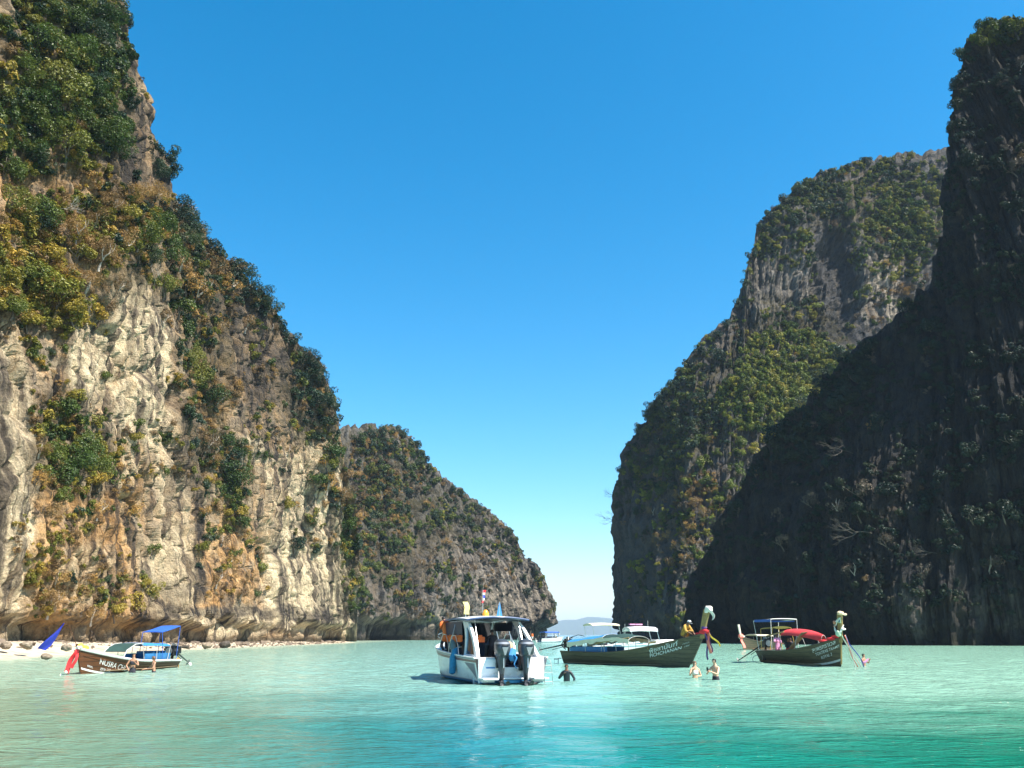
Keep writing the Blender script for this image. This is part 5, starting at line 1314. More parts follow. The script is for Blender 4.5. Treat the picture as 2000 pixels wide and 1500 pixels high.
mb.tube(rg, .02, 5); mb.build('stern_hoop', GALV, lt3)

# -- longtail behind, prow to the left
b4 = on_water(1452, 1263.5); b4 = at(1452, 1264, 112); b4.z = 0; s4 = Vector((b4.x + 6.0, b4.y + 5.5, 0))
lt4, H4 = longtail('longtail_boat', 'far longtail with pink wrapped prow partly hidden behind the red canopied longtail', b4, s4, dict(
    gs=.7, gm=.8, gb=1.55, rake=.5, b=.95, hull=OLIVE, rail=OLIVE, stem=(.35, 1.5), stemw=.42, prow=mat('prow_white_paint', (.66, .58, .48), .6), engine=dict(x=0.1, z=1.0, tip=(-3, .2, .3))))
canopy(lt4, 2.4, 6.2, .9, 1.85, 1.9, CREAM, .22, .02, 3, hull=H4)
kn = Vector((H4.P(1, 1, 1).x, 0, H4.gb))
mb = MB(); rag(mb, kn + Vector((-.1, 0, .1)), .35, 21, (1.3, 1, .8)); ribbon(mb, kn, (.1, .5, -1), 1.3, .3, seed=2); mb.build('prow_ribbon', PINKR, lt4)
mb = MB(); rag(mb, kn + Vector((-.7, -.3, -.0)), .36, 22, (1.2, 1, .8)); mb.build('prow_ribbon', WHITER, lt4)

# ------------------------------------------------------------------ motor boats
def vee_hull(L, b, gs, gb, kd=.35):
    def P(t, w, side, off=0):
        hb = b * (1 if t < .45 else math.cos((t - .45) / .55 * PI / 2)**.7) if t < 1 else .02
        hb = max(hb, .02)
        g = gs + (gb - gs) * t**1.5; ch = .10 + .5 * max(0, t - .5)**1.5
        if w < .3: q = w / .3; y = hb * .86 * q; z = -kd + (ch + kd) * q + .1 * t * 0
        else: q = (w - .3) / .7; y = hb * (.86 + .14 * q**.8); z = ch + (g - ch) * q
        x = L * t * (1 - .0) - (1 - (z + kd) / (g + kd)) * (1.3 * t**4)
        return Vector((x, side * (y + off), z))
    return P

def speedboat(name, label, loc, rz, L, b, gs, gb, group='motor boats in the lagoon'):
    root = empty(name, loc, rz, label, 'boat', group)
    P = vee_hull(L, b, gs, gb); n = 32; ws = [0, .1, .2, .3, .301, .42, .55, .7, .85, 1]
    rows = [[P(i / n, w, 1) for w in ws[::-1]] + [P(i / n, w, -1) for w in ws[1:]] for i in range(n + 1)]
    MB().grid(rows).build('hull', W_WHITE, root)
    for sd in (1, -1):
        MB().grid([[P(i / n, w, sd, .006) for w in (.16, .25, .3, .34)] for i in range(n + 1)]).build('waterline_band', ANTIF, root)
        MB().tube([P(i / n, 1, sd, .02) for i in range(n + 1)], .035, 7).build('rub_rail', W_WHITE, root)
    return root, P

# -- the big speedboat in the centre
loc5 = Vector((-.02, 33.9, 0)); rz5 = math.radians(90 + 20)
sb1, P5 = speedboat('speedboat', 'white speedboat with two grey outboards and navy hardtop in the centre', loc5, rz5, 9.2, 1.45, .98, 1.42)
n = 32
for sd in (1, -1):
    MB().grid([[P5(i / n, w, sd, .008) for w in (.86, .93)] for i in range(n)]).build('side_stripe', STRIPE, sb1)
    MB().grid([[P5(i / n, w, sd, .008) for w in (.945, .965)] for i in range(n)]).build('pin_stripe', GREYSW, sb1)
    MB().grid([[P5(.012 + .155 * (1 - (w - .36) / .50)**1.4 * 0 + .01, w, sd, .009), P5(.02 + .15 * ((w - .36) / .5)**1.3, w, sd, .009)] for w in [.38 + .05 * q for q in range(10)]]).build('swoosh_decal', GREYSW, sb1)
    MB().grid([[P5(.10 + i / 60, w, sd, .009) for w in (.335, .36)] for i in range(0, 46)]).build('lower_pin_stripe', GREYSW, sb1)
tm = text_mesh('TARA', .40)
for v in tm.vertices:
    v.co = P5(.40 - v.co.x / 9.2, .52 + v.co.y / 1.5, 1, .01)
tm.materials.clear(); tm.materials.append(mat('faded_grey_lettering', (.45, .52, .50), .5)); mesh_obj('lettering', tm, sb1)
# transom with splash well
tr = MB()
tr.box((-.02, .93, .50), (.06, .78, .86)); tr.box((-.02, -.93, .50), (.06, .78, .86)); tr.box((.28, 0, .34), (.06, 1.10, .56)); tr.box((.13, 0, .22), (.32, 1.10, .05)); tr.box((.13, .55, .5), (.32, .05, .8)); tr.box((.13, -.55, .5), (.32, .05, .8))
tr.box((.35, .93, .95), (.70, .76, .06)); tr.box((.35, -.93, .95), (.70, .76, .06)); tr.box((.66, .93, .5), (.06, .76, .95)); tr.box((.66, -.93, .5), (.06, .76, .95))
tr.build('transom', W_WHITE, sb1, bevel=.025)
MB().box((.05, 0, .12), (.25, 2.5, .10)).build('waterline_step', ANTIF, sb1)
for sd in (1, -1):
    MB().box((-.30, sd * 1.0, .24), (.55, .6, .07)).box((-.12, sd * 1.0, .16), (.3, .5, .1)).build('swim_platform', W_WHITE, sb1, bevel=.025)
MB().box((-.056, .85, .62), (.012, .36, .05)).build('blue_marking', TARPB, sb1)
MB().grid([[Vector((x, y * .98, .30)) for y in (-1.15, 0, 1.15)] for x in (.6, 3, 5.6)], .05).build('cockpit_sole', mat('grey_deck', (.35, .36, .36), .8), sb1)
for sd in (1, -1):
    MB().grid([[P5(t, 1, sd, -.16) + Vector((0, 0, .0)), P5(t, 1, sd, -.16) - Vector((0, 0, .62))] for t in [.07 + .6 * q / 8 for q in range(9)]], Vector((0, -.03 * sd, 0))).build('cockpit_liner', W_WHITE, sb1)
    MB().grid([[P5(t, 1, sd, 0), P5(t, 1, sd, -.17)] for t in [.03 + .9 * q / 14 for q in range(15)]], .04).build('side_deck', W_WHITE, sb1)
    MB().box((3.0, sd * .92, .58), (3.2, .36, .12)).box((3.0, sd * 1.10, .82), (3.2, .08, .42)).build('side_bench', NAVYV, sb1, bevel=.03)
MB().box((5.6, 0, .95), (.1, 2.1, 1.3)).box((5.55, 0, .9), (.12, .6, 1.1)).build('shade_dark_bulkhead', NAVYV, sb1, bevel=.02)  # added navy panel, partly standing in for the shaded interior
MB().grid([[P5(t, 1, -1, -.02) + Vector((0, 0, .12 * math.sin(PI * (t - .58) / .5))), P5(t, 1, 1, -.02).lerp(P5(t, 1, -1, -.02), .5) + Vector((0, 0, .30 * math.sin(PI * min(1, (t - .5) / .5)))), P5(t, 1, 1, -.02)] for t in [.60 + .4 * q / 10 for q in range(11)]], .04).build('foredeck', W_WHITE, sb1)
MB().box((4.6, -.45, .95), (.5, .7, 1.25), taper=.8).build('helm_console', NAVYV, sb1, bevel=.04)
MB().tube([Vector((4.28, -.45 + .18 * math.cos(a), 1.5 + .18 * math.sin(a))) for a in [q * 2 * PI / 14 for q in range(15)]], .018, 6).build('steering_wheel', BLACKP, sb1)
MB().box((3.95, -.45, .75), (.45, .55, .14)).box((3.75, -.45, 1.1), (.1, .55, .6)).tube([(3.95, -.45, .3), (3.95, -.45, .7)], .06, 8).build('helm_seat', BLACKP, sb1, bevel=.03)
MB().box((3.95, .55, .75), (.45, .55, .14)).box((3.75, .55, 1.1), (.1, .55, .6)).tube([(3.95, .55, .3), (3.95, .55, .7)], .06, 8).build('passenger_seat', BLACKP, sb1, bevel=.03)
MB().box((1.35, .78, .62), (.55, .40, .5)).build('red_cooler', mat('dull_red_plastic', (.30, .05, .06), .5), sb1, bevel=.03)
MB().box((1.35, .78, .90), (.58, .43, .07)).build('cooler_lid', W_WHITE, sb1, bevel=.02)
# sweeping arches with smoked windows
for sd in (1, -1):
    def pt(x, z, o=0): return Vector((x, sd * (1.22 - .16 * (z - .98) / 1.4 + o), z))
    rear = [(.25, .98), (.62, 1.30), (1.05, 1.68), (1.52, 2.02), (2.05, 2.30)]; front = [(2.75, 2.34), (2.35, 2.02), (2.12, 1.68), (2.02, 1.30), (2.05, .98)]
    hr = [(.80, 1.10), (1.10, 1.36), (1.42, 1.64), (1.78, 1.92)]; hf = [(2.05, 1.95), (1.92, 1.64), (1.84, 1.36), (1.82, 1.10)]
    # frame as a band around the hole
    outer = rear + front; inner = [(.70, 1.08), (.92, 1.34), (1.26, 1.66), (1.66, 1.93), (1.95, 2.08), (2.12, 2.08), (2.02, 1.92), (1.90, 1.66), (1.85, 1.34), (1.86, 1.08)]
    mb = MB(); no = len(outer)
    vs = [pt(x, z, .06) for x, z in outer] + [pt(x, z, .06) for x, z in inner] + [pt(x, z, -.06) for x, z in outer] + [pt(x, z, -.06) for x, z in inner]
    fs = []
    for i in range(no):
        j = (i + 1) % no
        fs += [(i, j, no + j, no + i), (2 * no + j, 2 * no + i, 3 * no + i, 3 * no + j), (i, 2 * no + i, 2 * no + j, j), (no + i, no + j, 3 * no + j, 3 * no + i)]
    mb.add(vs, fs); mb.build('hardtop_arch', W_WHITE, sb1, bevel=.012)
    MB().prism([pt(x, z, .008) for x, z in inner], (0, -.016 * sd, 0)).build('arch_window', GLASSD, sb1)
    # side rail hoops
    for (xa, xb, zt) in ((2.1, 3.6, 1.75), (3.5, 5.2, 1.78)):
        c0 = P5(xa / 9.2, 1, sd); c1 = P5(xb / 9.2, 1, sd)
        MB().tube([c0, c0.lerp(c1, .1) + Vector((0, 0, .35)), c0.lerp(c1, .35) + Vector((0, 0, zt - c0.z)), c0.lerp(c1, .65) + Vector((0, 0, zt - c0.z)), c0.lerp(c1, .9) + Vector((0, 0, .35)), c1], .018, 6).build('side_rail', STEEL, sb1)
    for x_ in (3.6, 5.2):
        c0 = P5(x_ / 9.2, 1, sd); MB().tube([c0, Vector((x_ + .1, sd * 1.12, 2.34))], .020, 6).build('roof_post', STEEL, sb1)
    # long bow rail
    MB().tube([P5(t, 1, sd, -.05) + Vector((0, 0, .5)) for t in [.6 + .38 * q / 9 for q in range(10)]], .015, 6).build('bow_rail', STEEL, sb1)
rows = []
for i in range(13):
    a = i / 12; x = 1.55 + 4.2 * a; z = 2.36 + .10 * math.sin(PI * (.15 + .8 * a))
    rows.append([Vector((x - .25 * (1 - abs(j / 5 - 1)) * (1 - a), (j / 5 - 1) * (1.30 - .12 * a * a), z + .10 * (1 - (j / 5 - 1)**2))) for j in range(11)])
top_ = MB().grid(rows, .05).build('hardtop', W_WHITE, sb1)
edge = [r[0] for r in rows] + rows[-1][1:] + [r[-1] for r in rows[::-1]][1:] + rows[0][::-1][1:]
MB().tube([p - Vector((0, 0, .03)) for p in edge], .04, 6).build('blue_roof_trim', mat('navy_trim', (.03, .075, .18), .4, var=.2), top_)
MB().grid([[p - Vector((0, 0, .075)) for p in r[1:-1]] for r in rows[1:]], .02).build('roof_lining', NAVYV, top_)
MB().grid([[Vector((5.75, y, 1.55)), Vector((5.45, y * 1.02, 2.3))] for y in (-1.05, -.5, 0, .5, 1.05)], Vector((.02, 0, 0))).build('windscreen', GLASSD, sb1)
for sd in (1, -1): MB().tube([(5.75, sd * 1.06, 1.5), (5.45, sd * 1.08, 2.36)], .03, 6).build('windscreen_pillar', W_WHITE, sb1)
MB().grid([[Vector((x, -1.14 + 0 * x, 1.95)), Vector((x, -1.14, 2.3))] for x in (3.0, 4.2, 5.4)], Vector((0, .01, 0))).build('rolled_side_curtain', NAVYV, sb1)
MB().grid([[Vector((x, 1.14, 1.80 + .05 * math.sin(x * 9))), Vector((x, 1.16, 2.32))] for x in [2.7 + .3 * q for q in range(10)]], Vector((0, .01, 0))).build('side_curtain', NAVYV, sb1)
# stern struts under the roof
for sd in (1, -1): MB().tube([(1.0, sd * .95, 1.0), (1.75, sd * .92, 2.36)], .016, 6).build('stern_strut', STEEL, sb1)
# ladder
MB().tube([(-.05, -1.05, 1.0), (-.45, -1.10, .85), (-.62, -1.10, .1), (-.62, -1.10, -.35)], .012, 6).tube([(-.05, -1.35, 1.0), (-.45, -1.42, .85), (-.62, -1.42, .1), (-.62, -1.42, -.35)], .012, 6).tube([(-.6, -1.10, .45), (-.6, -1.42, .45)], .010, 6).tube([(-.62, -1.10, .12), (-.62, -1.42, .12)], .010, 6).tube([(-.55, -1.10, .7), (-.55, -1.42, .7)], .010, 6).build('boarding_ladder', GALV, sb1)
# blue fender bag
MB().loft([(.28, 2.75, 1.52, .03, .03, 2), (.34, 2.75, 1.52, .13, .13, 2), (.9, 2.72, 1.50, .15, .15, 2), (1.22, 2.66, 1.44, .12, .12, 2), (1.30, 2.62, 1.40, .04, .04, 2)], 12).tube([(2.62, 1.40, 1.28), (2.5, 1.3, 1.4)], .012, 5).build('hanging_blue_fender', mat('blue_fender_cover', (.02, .22, .40), .7, var=.5, scale=3), sb1)
MB().loft([(1.0, 3.15, 1.34, .12, .12, 2), (1.5, 3.5, 1.30, .13, .13, 2), (1.62, 3.6, 1.30, .05, .05, 2)], 10).build('grey_side_fender', mat('grey_green_vinyl', (.16, .22, .20), .5), sb1)
# outboards
def outboard(y, label=None):
    r = empty('outboard_motor', (-.32, y, 0), 0, parent=sb1)
    mb = MB(); mb.loft([(1.02, 0, 0, .20, .17, 3), (1.10, -.02, 0, .30, .25, 3), (1.28, -.04, 0, .36, .28, 3), (1.45, -.03, 0, .34, .27, 3), (1.56, 0, 0, .28, .235, 3), (1.63, .03, 0, .20, .17, 2.6), (1.655, .04, 0, .08, .07, 2)], 20); mb.build('cowling', COWL, r)
    MB().loft([(1.47, -.035, 0, .348, .276, 3), (1.545, -.005, 0, .302, .250, 3)], 20).build('cowling_band', COWLL, r)
    MB().box((-.392, 0, 1.42), (.02, .26, .035)).build('cowling_vent', BLACKP, r)
    MB().prism([(-.405, -.12, 1.36), (-.405, .12, 1.36), (-.385, .02, 1.08), (-.385, -.02, 1.08)], (.02, 0, 0)).build('cowling_panel', COWLL, r)
    MB().loft([(.40, .02, 0, .14, .075, 2.5), (.62, .02, 0, .17, .11, 2.5), (.85, .02, 0, .22, .15, 2.5), (1.04, .0, 0, .24, .18, 3)], 14).build('midsection', COWL, r)
    MB().loft([(-.28, 0, 0, .10, .03, 2), (-.02, 0, 0, .17, .055, 2), (.2, .01, 0, .15, .065, 2), (.42, .02, 0, .15, .08, 2)], 12).build('gearcase', BLACKP, r)
    MB().box((-.05, 0, .13), (.56, .30, .02)).build('cavitation_plate', BLACKP, r, bevel=.005)
    MB().loft([(-.34, 0, .02, .03, .03, 2), (-.24, 0, .02, .08, .08, 2), (.15, 0, .02, .085, .085, 2), (.32, 0, .02, .02, .02, 2)], 12, 'x').build('torpedo', BLACKP, r)
    pr = MB()
    for q in range(3):
        a = q * 2 * PI / 3 + .6; c_, s_ = math.cos(a), math.sin(a)
        pr.grid([[Vector((-.33 + u * .05, (c_ * rr__ - s_ * u * w_), .02 + (s_ * rr__ + c_ * u * w_))) for u in (-1, 0, 1)] for rr__, w_ in ((.05, .05), (.12, .10), (.19, .09), (.22, .02))], Vector((.012, 0, 0)))
    pr.build('propeller', BLACKP, r)
    MB().box((.24, 0, .82), (.18, .30, .42)).box((.33, 0, .75), (.06, .34, .5)).build('mounting_bracket', BLACKP, r, bevel=.02)
    MB().tube([(-.21, 0, .98), (-.23, .0, .62)], .02, 6).build('trim_strip', STEEL, r)
    return r
outboard(.50); outboard(-.46)
mb = MB(); rag(mb, (-.50, .16, 1.08), .17, 31, (.8, .9, 1.6)); ribbon(mb, (-.58, .12, 1.1), (-.1, -.2, -1), .45, .26, seed=3); mb.build('blue_towel', TARPB, sb1)
mb = MB(); rag(mb, (.1, .06, 1.35), .17, 32, (1, .9, 1.2)); rag(mb, (.1, -.04, 1.12), .15, 33, (1, 1, 1.2)); mb.build('tan_rope_pile', mat('tan_rope', (.50, .38, .26), .9), sb1)
MB().tube([(.05, 0.02, 1.5), (.05, 0.02, 1.78)], .012, 6).build('small_mast', STEEL, sb1)
def in_boat(o, boat):
    o.location = boat.location; o.rotation_euler = boat.rotation_euler; return o
def bp(boat, x, y, z):
    """world position of a boat-local point"""
    return Matrix.Translation(boat.location) @ Matrix.Rotation(boat.rotation_euler.z, 4, 'Z') @ Vector((x, y, z))
JK = [('farthest forward orange life jacket hanging along the speedboat left side', 5.0, 1.08), ('second from forward orange life jacket on the speedboat left side', 4.5, 1.09), ('middle orange life jacket hanging on the speedboat left side', 4.05, 1.10),
      ('second from rear orange life jacket on the speedboat left side', 3.6, 1.10), ('rearmost orange life jacket hung beside the speedboat left arch', 3.15, 1.10)]
for lb_, x_, y_ in JK:
    mb = MB(); mb.box((x_, y_, 1.62), (.34, .12, .20)).box((x_ - .11, y_ + .0, 1.74), (.10, .13, .12)).box((x_ + .11, y_, 1.74), (.10, .13, .12))
    o = in_boat(mb.build('life_jacket', ORANGE, None, bevel=.03), sb1); setp(o, lb_, 'life jacket', 'orange life jackets on the speedboat')
mb = MB(); mb.box((2.5, .62, 1.62), (.15, .72, .22)).box((2.5, .45, 1.74), (.14, .16, .12)).box((2.5, .8, 1.74), (.14, .16, .12))
setp(in_boat(mb.build('life_jacket', ORANGE, None, bevel=.03), sb1), 'orange life jacket seen inside the cockpit behind the left arch', 'life jacket', 'orange life jackets on the speedboat')
# flags and lamp on the hardtop
def roof_flag(x, y, h, rows, mats_, label, lean=0):
    r = empty('flag', bp(sb1, x, y, 2.5), rz5, label, 'flag', 'flags on the speedboat roof')
    MB().tube([(0, 0, -.08), (0, lean, h)], .014, 6).build('pole', STEEL, r)
    return r
r = roof_flag(3.4, .05, 1.12, None, None, 'red white and blue striped national flag furled on tall pole above speedboat roof')
for k_, (z0, z1, m_) in enumerate(((1.12, 1.01, REDR), (1.01, .92, WHITER), (.92, .78, BLUER), (.78, .70, WHITER), (.70, .59, REDR))):
    MB().grid([[Vector((.02 * math.sin(z * 9), y + .06 * (1.2 - z) + .02 * math.sin(z * 14), z)) for y in (-.15 + .02 * k_, -.07, .0)] for z in (z0, (z0 + z1) / 2, z1)], Vector((.01, 0, 0))).build('flag_stripe', m_, r)
r = roof_flag(3.2, .85, .62, None, None, 'small pale yellow flag on the left of the speedboat roof', .04)
MB().grid([[Vector((.03 * math.sin(z * 12), y + (.62 - z) * -.15 + .03 * math.sin(z * 11), z)) for y in (-.10, 0, .12)] for z in (.62, .5, .38, .25, .12)], Vector((.01, 0, 0))).build('cloth', mat('pale_yellow_cloth', (.80, .75, .28), .8), r)
r = roof_flag(2.6, -.42, .62, None, None, 'narrow blue pennant standing on the speedboat roof right of the orange lamp')
MB().grid([[Vector((0, y * (1 - z / .68), z)) for y in (-.13, 0, .13)] for z in (.02, .2, .4, .6)], Vector((.02, 0, 0))).build('cloth', TARPB, r)
mb = MB(); mb.loft([(0, 0, 0, .13, .13, 2), (.10, 0, 0, .14, .14, 2), (.22, 0, 0, .10, .10, 2), (.27, 0, 0, .04, .04, 2)], 14)
lam = mb.build('beacon_lamp', mat('amber_plastic', (.85, .36, .04), .3, var=.1), None); lam.location = bp(sb1, 2.5, .22, 2.52); setp(lam, 'orange domed beacon lamp on the speedboat roof', 'lamp')
mb = MB(); mb.loft([(-.06, 0, 0, .08, .08, 2), (.0, 0, 0, .09, .09, 2)], 14); mb.build('lamp_base', W_WHITE, lam)

# ------------------------------------------------------------------ rear boats, mostly hidden behind the middle longtail
sb2, P6 = speedboat('motor_boat', 'white motor boat with a cream sun canopy behind the middle longtail stern', (6.3, 80.5, 0), math.radians(20), 6.4, 1.1, .8, 1.2)
def bimini(root, x0, x1, hw, z, m, zs=.8, crown=.12, tk=.05, name='sun_canopy'):
    rows = [[Vector((x0 + (x1 - x0) * i / 8, hw * (j / 4 - 1), z + crown * (1 - (j / 4 - 1)**2) + .06 * math.sin(PI * i / 8))) for j in range(9)] for i in range(9)]
    MB().grid(rows, tk).build(name, m, root)
    for sx in (x0 + .1, x1 - .1):
        for sy in (-1, 1): MB().tube([(sx + (.35 if sx > (x0 + x1) / 2 else .25), sy * hw * .95, zs), (sx, sy * hw * .97, z)], .025, 6).build('canopy_post', STEEL, root)
bimini(sb2, .6, 3.4, .95, 2.68, CREAM, tk=.10)
MB().box((2.2, 0, 1.1), (.5, .7, .9), taper=.8).build('helm_console', DKC, sb2, bevel=.03)
MB().box((-.2, 0, 1.0), (.4, .36, .6)).box((-.2, 0, .4), (.25, .16, .9)).build('outboard_motor', BLACKP, sb2, bevel=.06)
sb3, P7 = speedboat('motor_boat', 'white motor boat with a rounded white roof behind the green tarpaulin', (8.9, 76, 0), math.radians(12), 6.8, 1.15, .95, 1.35)
bimini(sb3, .9, 3.4, 1.0, 2.28, W_WHITE, crown=.18, tk=.22, name='rounded_roof')
MB().box((1.4, -.2, 2.66), (.5, .3, .10)).box((2.1, .1, 2.66), (.6, .3, .10)).build('roof_bundle', PINKC, sb3, bevel=.02)
MB().tube([(2.9, 0, 2.5), (2.9, 0, 3.0)], .018, 5).tube([(.5, -.9, .9), (.5, -.9, 2.7)], .018, 5).build('mast', STEEL, sb3)
MB().box((4.2, 0, 1.15), (2.2, 1.7, .5), taper=.8).build('cuddy_cabin', W_WHITE, sb3, bevel=.08)
# far boat by the headland tip
fb = on_water(1060, 1254.5)
fbo, P8 = speedboat('tour_boat', 'small distant tour boat with dark blue roof and passengers near the headland tip', (fb.x - 1, fb.y, 0), math.radians(35), 8.0, 1.3, .9, 1.3)
rows = [[Vector((1.2 + 4.6 * i / 6, 1.25 * (j / 3 - 1), 2.45 + .15 * (1 - (j / 3 - 1)**2))) for j in range(7)] for i in range(7)]
MB().grid(rows, .16).build('roof', TARPD, fbo)
for x_ in (1.4, 3.4, 5.6):
    for sy in (-1, 1): MB().tube([(x_, sy * 1.15, .9), (x_, sy * 1.2, 2.45)], .04, 5).build('roof_post', W_WHITE, fbo)
MB().box((3.2, 0, 1.0), (4.2, 2.0, .9)).build('dark_seating', NAVYV, fbo, bevel=.05)
for sy in (.35, -.35): MB().box((-.3, sy, .85), (.4, .34, .6)).box((-.3, sy, .3), (.2, .14, .7)).build('outboard_motor', BLACKP, fbo, bevel=.06)

# ------------------------------------------------------------------ people
def in_water(px, py_water, depth):
    P = on_water(px, py_water); return Vector((P.x, P.y, -depth))
SWIM = 'people standing in the shallow water'
VEST = [('chest', 'waist', .24), ('shL', 'shR', .12)]
SUIT = [('pelvis', 'neck0', .26), ('shL', 'elL', .11), ('elL', 'haL', .07), ('shR', 'elR', .11), ('elR', 'haR', .07)]
SHORTS = [('pelvis', 'hiL', .18), ('pelvis', 'hiR', .18), ('hiL', 'knL', .16), ('hiR', 'knR', .16)]
# man in a dark rash guard, hand at his chin
person('person in a black long sleeved rash guard, waist deep right of the speedboat', in_water(1107, 1328, 1.10), math.radians(-12), dict(elR=(-.33, -.02, 1.16), haR=(-.10, -.22, 1.34), elL=(.33, -.02, 1.15), haL=(.27, -.12, .93)), SKIND,
       [('rash_guard', SUIT, .014, RASH)], group=SWIM, scale=1.0)
person('woman in a white bikini top, chest deep under the middle longtail bow'.replace('woman', 'person'), in_water(1358, 1325, 1.02), math.radians(15), dict(elR=(-.30, -.10, 1.14), haR=(-.20, -.26, 1.36), elL=(.26, -.04, 1.12), haL=(.02, -.22, 1.12)), SKINL,
       [('bikini_top', [('shL', 'shR', .0), (Vector((.08, -.1, 1.27)), Vector((-.08, -.1, 1.27)), .09)], .012, BIKI)], hair=HAIRB, hair_len=.12, group=SWIM)
person('bare chested person with black hair holding up a phone, back towards us', in_water(1398, 1328, 1.0), math.radians(-48), dict(elL=(.25, -.22, 1.16), haL=(.04, -.42, 1.28), elR=(-.25, -.22, 1.16), haR=(-.05, -.40, 1.24), head=(0, -.04, 1.64), crown=(0, -.02, 1.74)), SKINL,
       [('swim_shorts', SHORTS, .015, DKC)], group=SWIM, scale=1.06)
ph = MB(); pb = in_water(1398, 1328, 0); ph.box((0, 0, 0), (.085, .012, .165)); pho = ph.build('phone', BLACKP, None, bevel=.004); pho.location = Vector((pb.x, pb.y, -1.0)) + Matrix.Rotation(math.radians(-48), 3, 'Z') @ Vector((.0, -.53, 1.43)); pho.rotation_euler = (.2, 0, math.radians(-30)); setp(pho, 'dark phone held up by the bare chested swimmer', 'phone')
person('person with wet dark hair in a black bikini standing against the brown longtail', in_water(258, 1313, .82), math.radians(10), dict(elR=(-.30, -.05, 1.14), haR=(-.16, -.24, 1.0), elL=(.28, -.08, 1.14), haL=(.12, -.2, 1.3)), SKIN,
       [('bikini_top', [(Vector((.08, -.1, 1.26)), Vector((-.08, -.1, 1.26)), .09)], .012, DKC), ('bikini_bottom', [('pelvis', 'hiL', .13), ('pelvis', 'hiR', .13)], .012, DKC)], hair_len=.14, group=SWIM)
person('smaller person with light brown hair beside the brown longtail stern, arm reaching out', in_water(300, 1313, .90), math.radians(-60), dict(elR=(-.30, -.18, 1.14), haR=(-.22, -.44, 1.08), elL=(.25, -.1, 1.12), haL=(.1, -.32, 1.1), chest=(0, -.06, 1.27), head=(0, -.08, 1.62), crown=(0, -.08, 1.71), neck=(0, -.05, 1.52), neck0=(0, -.05, 1.43)), SKIN,
       [('swimsuit', [('pelvis', 'hiL', .13), ('pelvis', 'hiR', .13)], .012, DKC)], hair=HAIRB, hair_len=.10, group=SWIM, scale=.97)
person('person in the water holding a pink cloth beside the right longtail ribbons', in_water(1688, 1300, 1.12), math.radians(40), dict(elR=(-.28, -.16, 1.22), haR=(-.12, -.32, 1.40), elL=(.26, -.14, 1.2), haL=(.08, -.32, 1.38)), SKIN,
       [('pink_towel', [('haR', 'elR', .06)], .03, PINKC)], group=SWIM, scale=1.05)
# on the speedboat: orange vested man leaning at the left rail
person('person in an orange life vest leaning over the left rail of the speedboat', bp(sb1, 5.2, 1.12, 1.02), rz5 + PI / 2 + math.radians(20), dict(pelvis=(0, .06, .72), waist=(0, .03, .88), chest=(0, -.04, 1.06), neck0=(0, -.1, 1.22), neck=(0, -.14, 1.30), head=(0, -.20, 1.38), crown=(0, -.20, 1.47), shL=(.17, -.1, 1.18), shR=(-.17, -.1, 1.18), hiL=(.09, .06, .68), hiR=(-.09, .06, .68), knL=(.13, -.14, .38), knR=(-.13, -.14, .38), anL=(.11, .04, .08), anR=(-.11, .04, .08),
       elL=(.26, -.16, .94), haL=(.22, -.30, .72), elR=(-.27, -.14, .94), haR=(-.22, -.28, .70)), SKIND, [('life_vest', [('chest', 'pelvis', .25), ('neck0', 'chest', .17)], .045, ORANGE), ('trousers', SHORTS + [('knL', 'anL', .1), ('knR', 'anR', .1)], .014, DKC)], group='people on the speedboat', scale=1.05)
SEAT = dict(pelvis=(0, .1, .48), waist=(0, .1, .64), chest=(0, .08, .84), neck0=(0, .06, 1.0), neck=(0, .05, 1.08), head=(0, .03, 1.18), crown=(0, .04, 1.27), shL=(.17, .06, .96), shR=(-.17, .06, .96), hiL=(.09, .06, .47), hiR=(-.09, .06, .47), knL=(.12, -.36, .50), knR=(-.12, -.36, .50), anL=(.12, -.36, .08), anR=(-.12, -.36, .08), toL=(.12, -.5, .03), toR=(-.12, -.5, .03), elL=(.24, -.02, .72), haL=(.14, -.26, .62), elR=(-.24, -.02, .72), haR=(-.14, -.26, .62))
HELM = dict(elL=(.24, -.14, 1.2), haL=(.14, -.36, 1.24), elR=(-.24, -.14, 1.2), haR=(-.14, -.36, 1.24))
person('dark silhouetted person standing at the helm inside the speedboat', bp(sb1, 3.45, -.40, .33), rz5 + PI / 2, HELM, SKIND, [('dark_shirt', SUIT, .014, DKC), ('trousers', SHORTS + [('knL', 'anL', .1), ('knR', 'anR', .1)], .014, DKC)], group='people on the speedboat', scale=.98)
person('person in dark clothes seated on the right bench of the speedboat', bp(sb1, 2.6, -.80, .17), rz5 - PI, SEAT, SKIND, [('dark_shirt', SUIT, .014, DKC), ('trousers', SHORTS + [('knL', 'anL', .1), ('knR', 'anR', .1)], .014, DKC)], group='people on the speedboat')
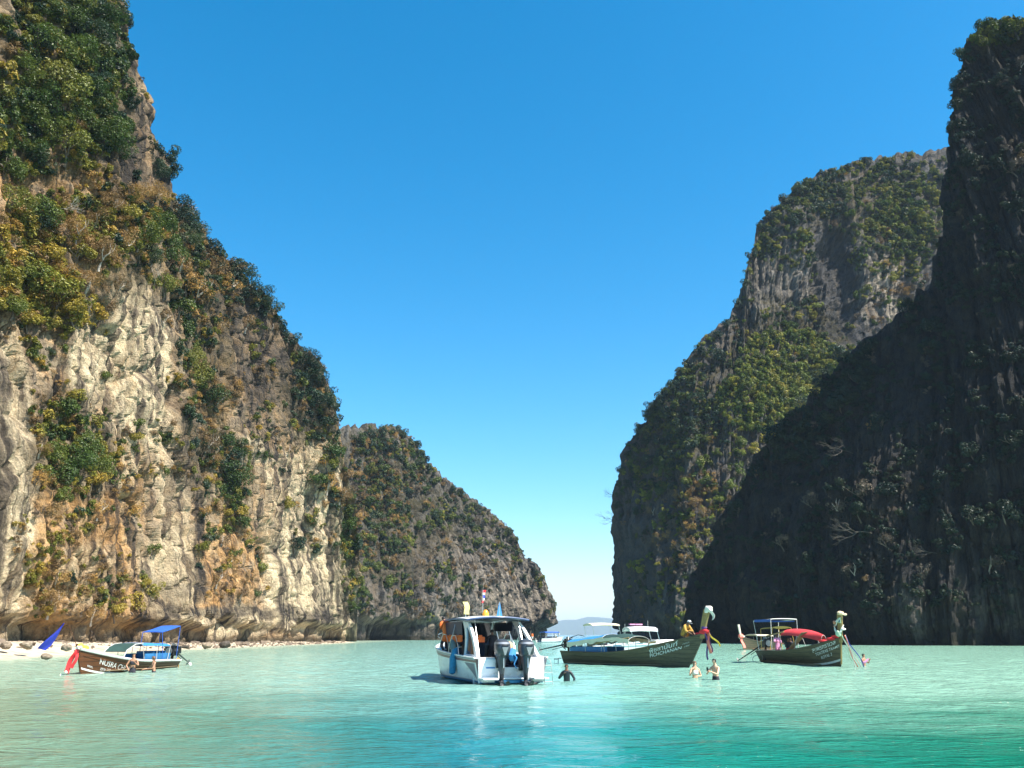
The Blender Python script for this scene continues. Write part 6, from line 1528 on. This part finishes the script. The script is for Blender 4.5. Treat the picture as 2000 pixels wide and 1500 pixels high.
# crouching boatman on the middle longtail bow
CR = dict(pelvis=(0, .12, .30), waist=(0, .08, .44), chest=(0, -.04, .60), neck0=(0, -.14, .72), neck=(0, -.20, .78), head=(0, -.27, .85), crown=(0, -.29, .93), shL=(.18, -.12, .68), shR=(-.18, -.12, .68), hiL=(.10, .10, .28), hiR=(-.10, .10, .28), knL=(.17, -.24, .46), knR=(-.17, -.24, .46), anL=(.12, -.02, .08), anR=(-.12, -.02, .08), toL=(.13, -.16, .03), toR=(-.13, -.16, .03), elL=(.27, -.24, .44), haL=(.16, -.42, .34), elR=(-.27, -.24, .44), haR=(-.16, -.42, .34))
person('person in mustard clothes and a pale cap crouching on the middle longtail bow', bp(lt2, H2.L * .985, 0, H2.P(.93, .95, 1).z + .0), lt2.rotation_euler.z + PI / 2, CR, SKIND, [('mustard_shirt', [('chest', 'pelvis', .27), ('neck0', 'chest', .18), ('shL', 'elL', .11), ('shR', 'elR', .11)], .03, MUST), ('brown_shorts', SHORTS, .02, mat('brown_cloth', (.12, .07, .03), .8))], hair=HAIRM, hat=GREYC, scale=1.12)
# people on the right longtail
person('person in a pink top standing under the yellow canopy of the right longtail', bp(lt3, 2.5, -.25, .15), lt3.rotation_euler.z + PI / 2, dict(elR=(-.28, -.18, 1.22), haR=(-.18, -.42, 1.2), elL=(.25, -.1, 1.14), haL=(.2, -.34, 1.1), head=(0, -.05, 1.62), crown=(0, -.05, 1.71)), SKIND, [('pink_shirt', [('chest', 'pelvis', .26), ('neck0', 'chest', .18), ('shR', 'elR', .10)], .02, PINKC), ('pink_trousers', SHORTS + [('knL', 'anL', .1), ('knR', 'anR', .1)], .016, PINKC)], group='people on the right longtail')
person('person in dark clothes seated behind the pink topped person on the right longtail', bp(lt3, 3.3, .3, .35), lt3.rotation_euler.z + PI / 2, SEAT, SKIND, [('dark_shirt', SUIT, .014, DKC)], group='people on the right longtail')
person('person in dark clothes seated under the red canopy of the right longtail', bp(lt3, 4.3, -.35, .35), lt3.rotation_euler.z + PI / 2, SEAT, SKIND, [('dark_shirt', SUIT, .014, DKC), ('red_shorts', SHORTS, .02, REDR)], group='people on the right longtail')
# far boat crew and a walker on the shore
person('tiny distant person in a white shirt and orange vest on the far tour boat bow', (fbo.location.x - 1.6, fbo.location.y - .4, .55), .3, dict(), SKIN, [('orange_vest', VEST, .05, ORANGE), ('white_trousers', SHORTS, .02, WHC)], group='passengers of the far tour boat')
person('tiny distant person in white on the rear of the far tour boat', bp(fbo, 6.3, -.2, .95), 2.0, dict(), SKIN, [('white_shirt', SUIT, .03, WHC)], group='passengers of the far tour boat')
person('tiny distant person in white seated under the far tour boat roof', bp(fbo, 4.4, -1.1, .95), rz5, SEAT, SKIN, [('white_shirt', SUIT, .03, WHC)], group='passengers of the far tour boat')
sh = on_water(706, 1250.0); person('tiny distant walker on the rocks at the tip of the left cliff'.replace('walker', 'person'), (sh.x, sh.y - 6, .12), 1.2, dict(elR=(-.3, -.1, 1.2), haR=(-.3, -.3, 1.1)), SKIN, [('orange_shirt', VEST, .03, ORANGE)])

# ------------------------------------------------------------------ haze
def haze():
    m = bpy.data.materials.new('haze'); m.use_nodes = True
    nt = m.node_tree; nt.nodes.clear()
    v = nt.nodes.new('ShaderNodeVolumePrincipled'); o_ = nt.nodes.new('ShaderNodeOutputMaterial')
    v.inputs['Color'].default_value = (0.62, 0.80, 1.0, 1); v.inputs['Density'].default_value = 0.00009; v.inputs['Anisotropy'].default_value = 0.0
    nt.links.new(v.outputs[0], o_.inputs['Volume'])
    mb = MB(); mb.box((150, 6400, 128), (26000, 13200, 260))
    o = mb.build('haze', m, smooth=False)
    setp(o, None, None, None, 'stuff')
haze()
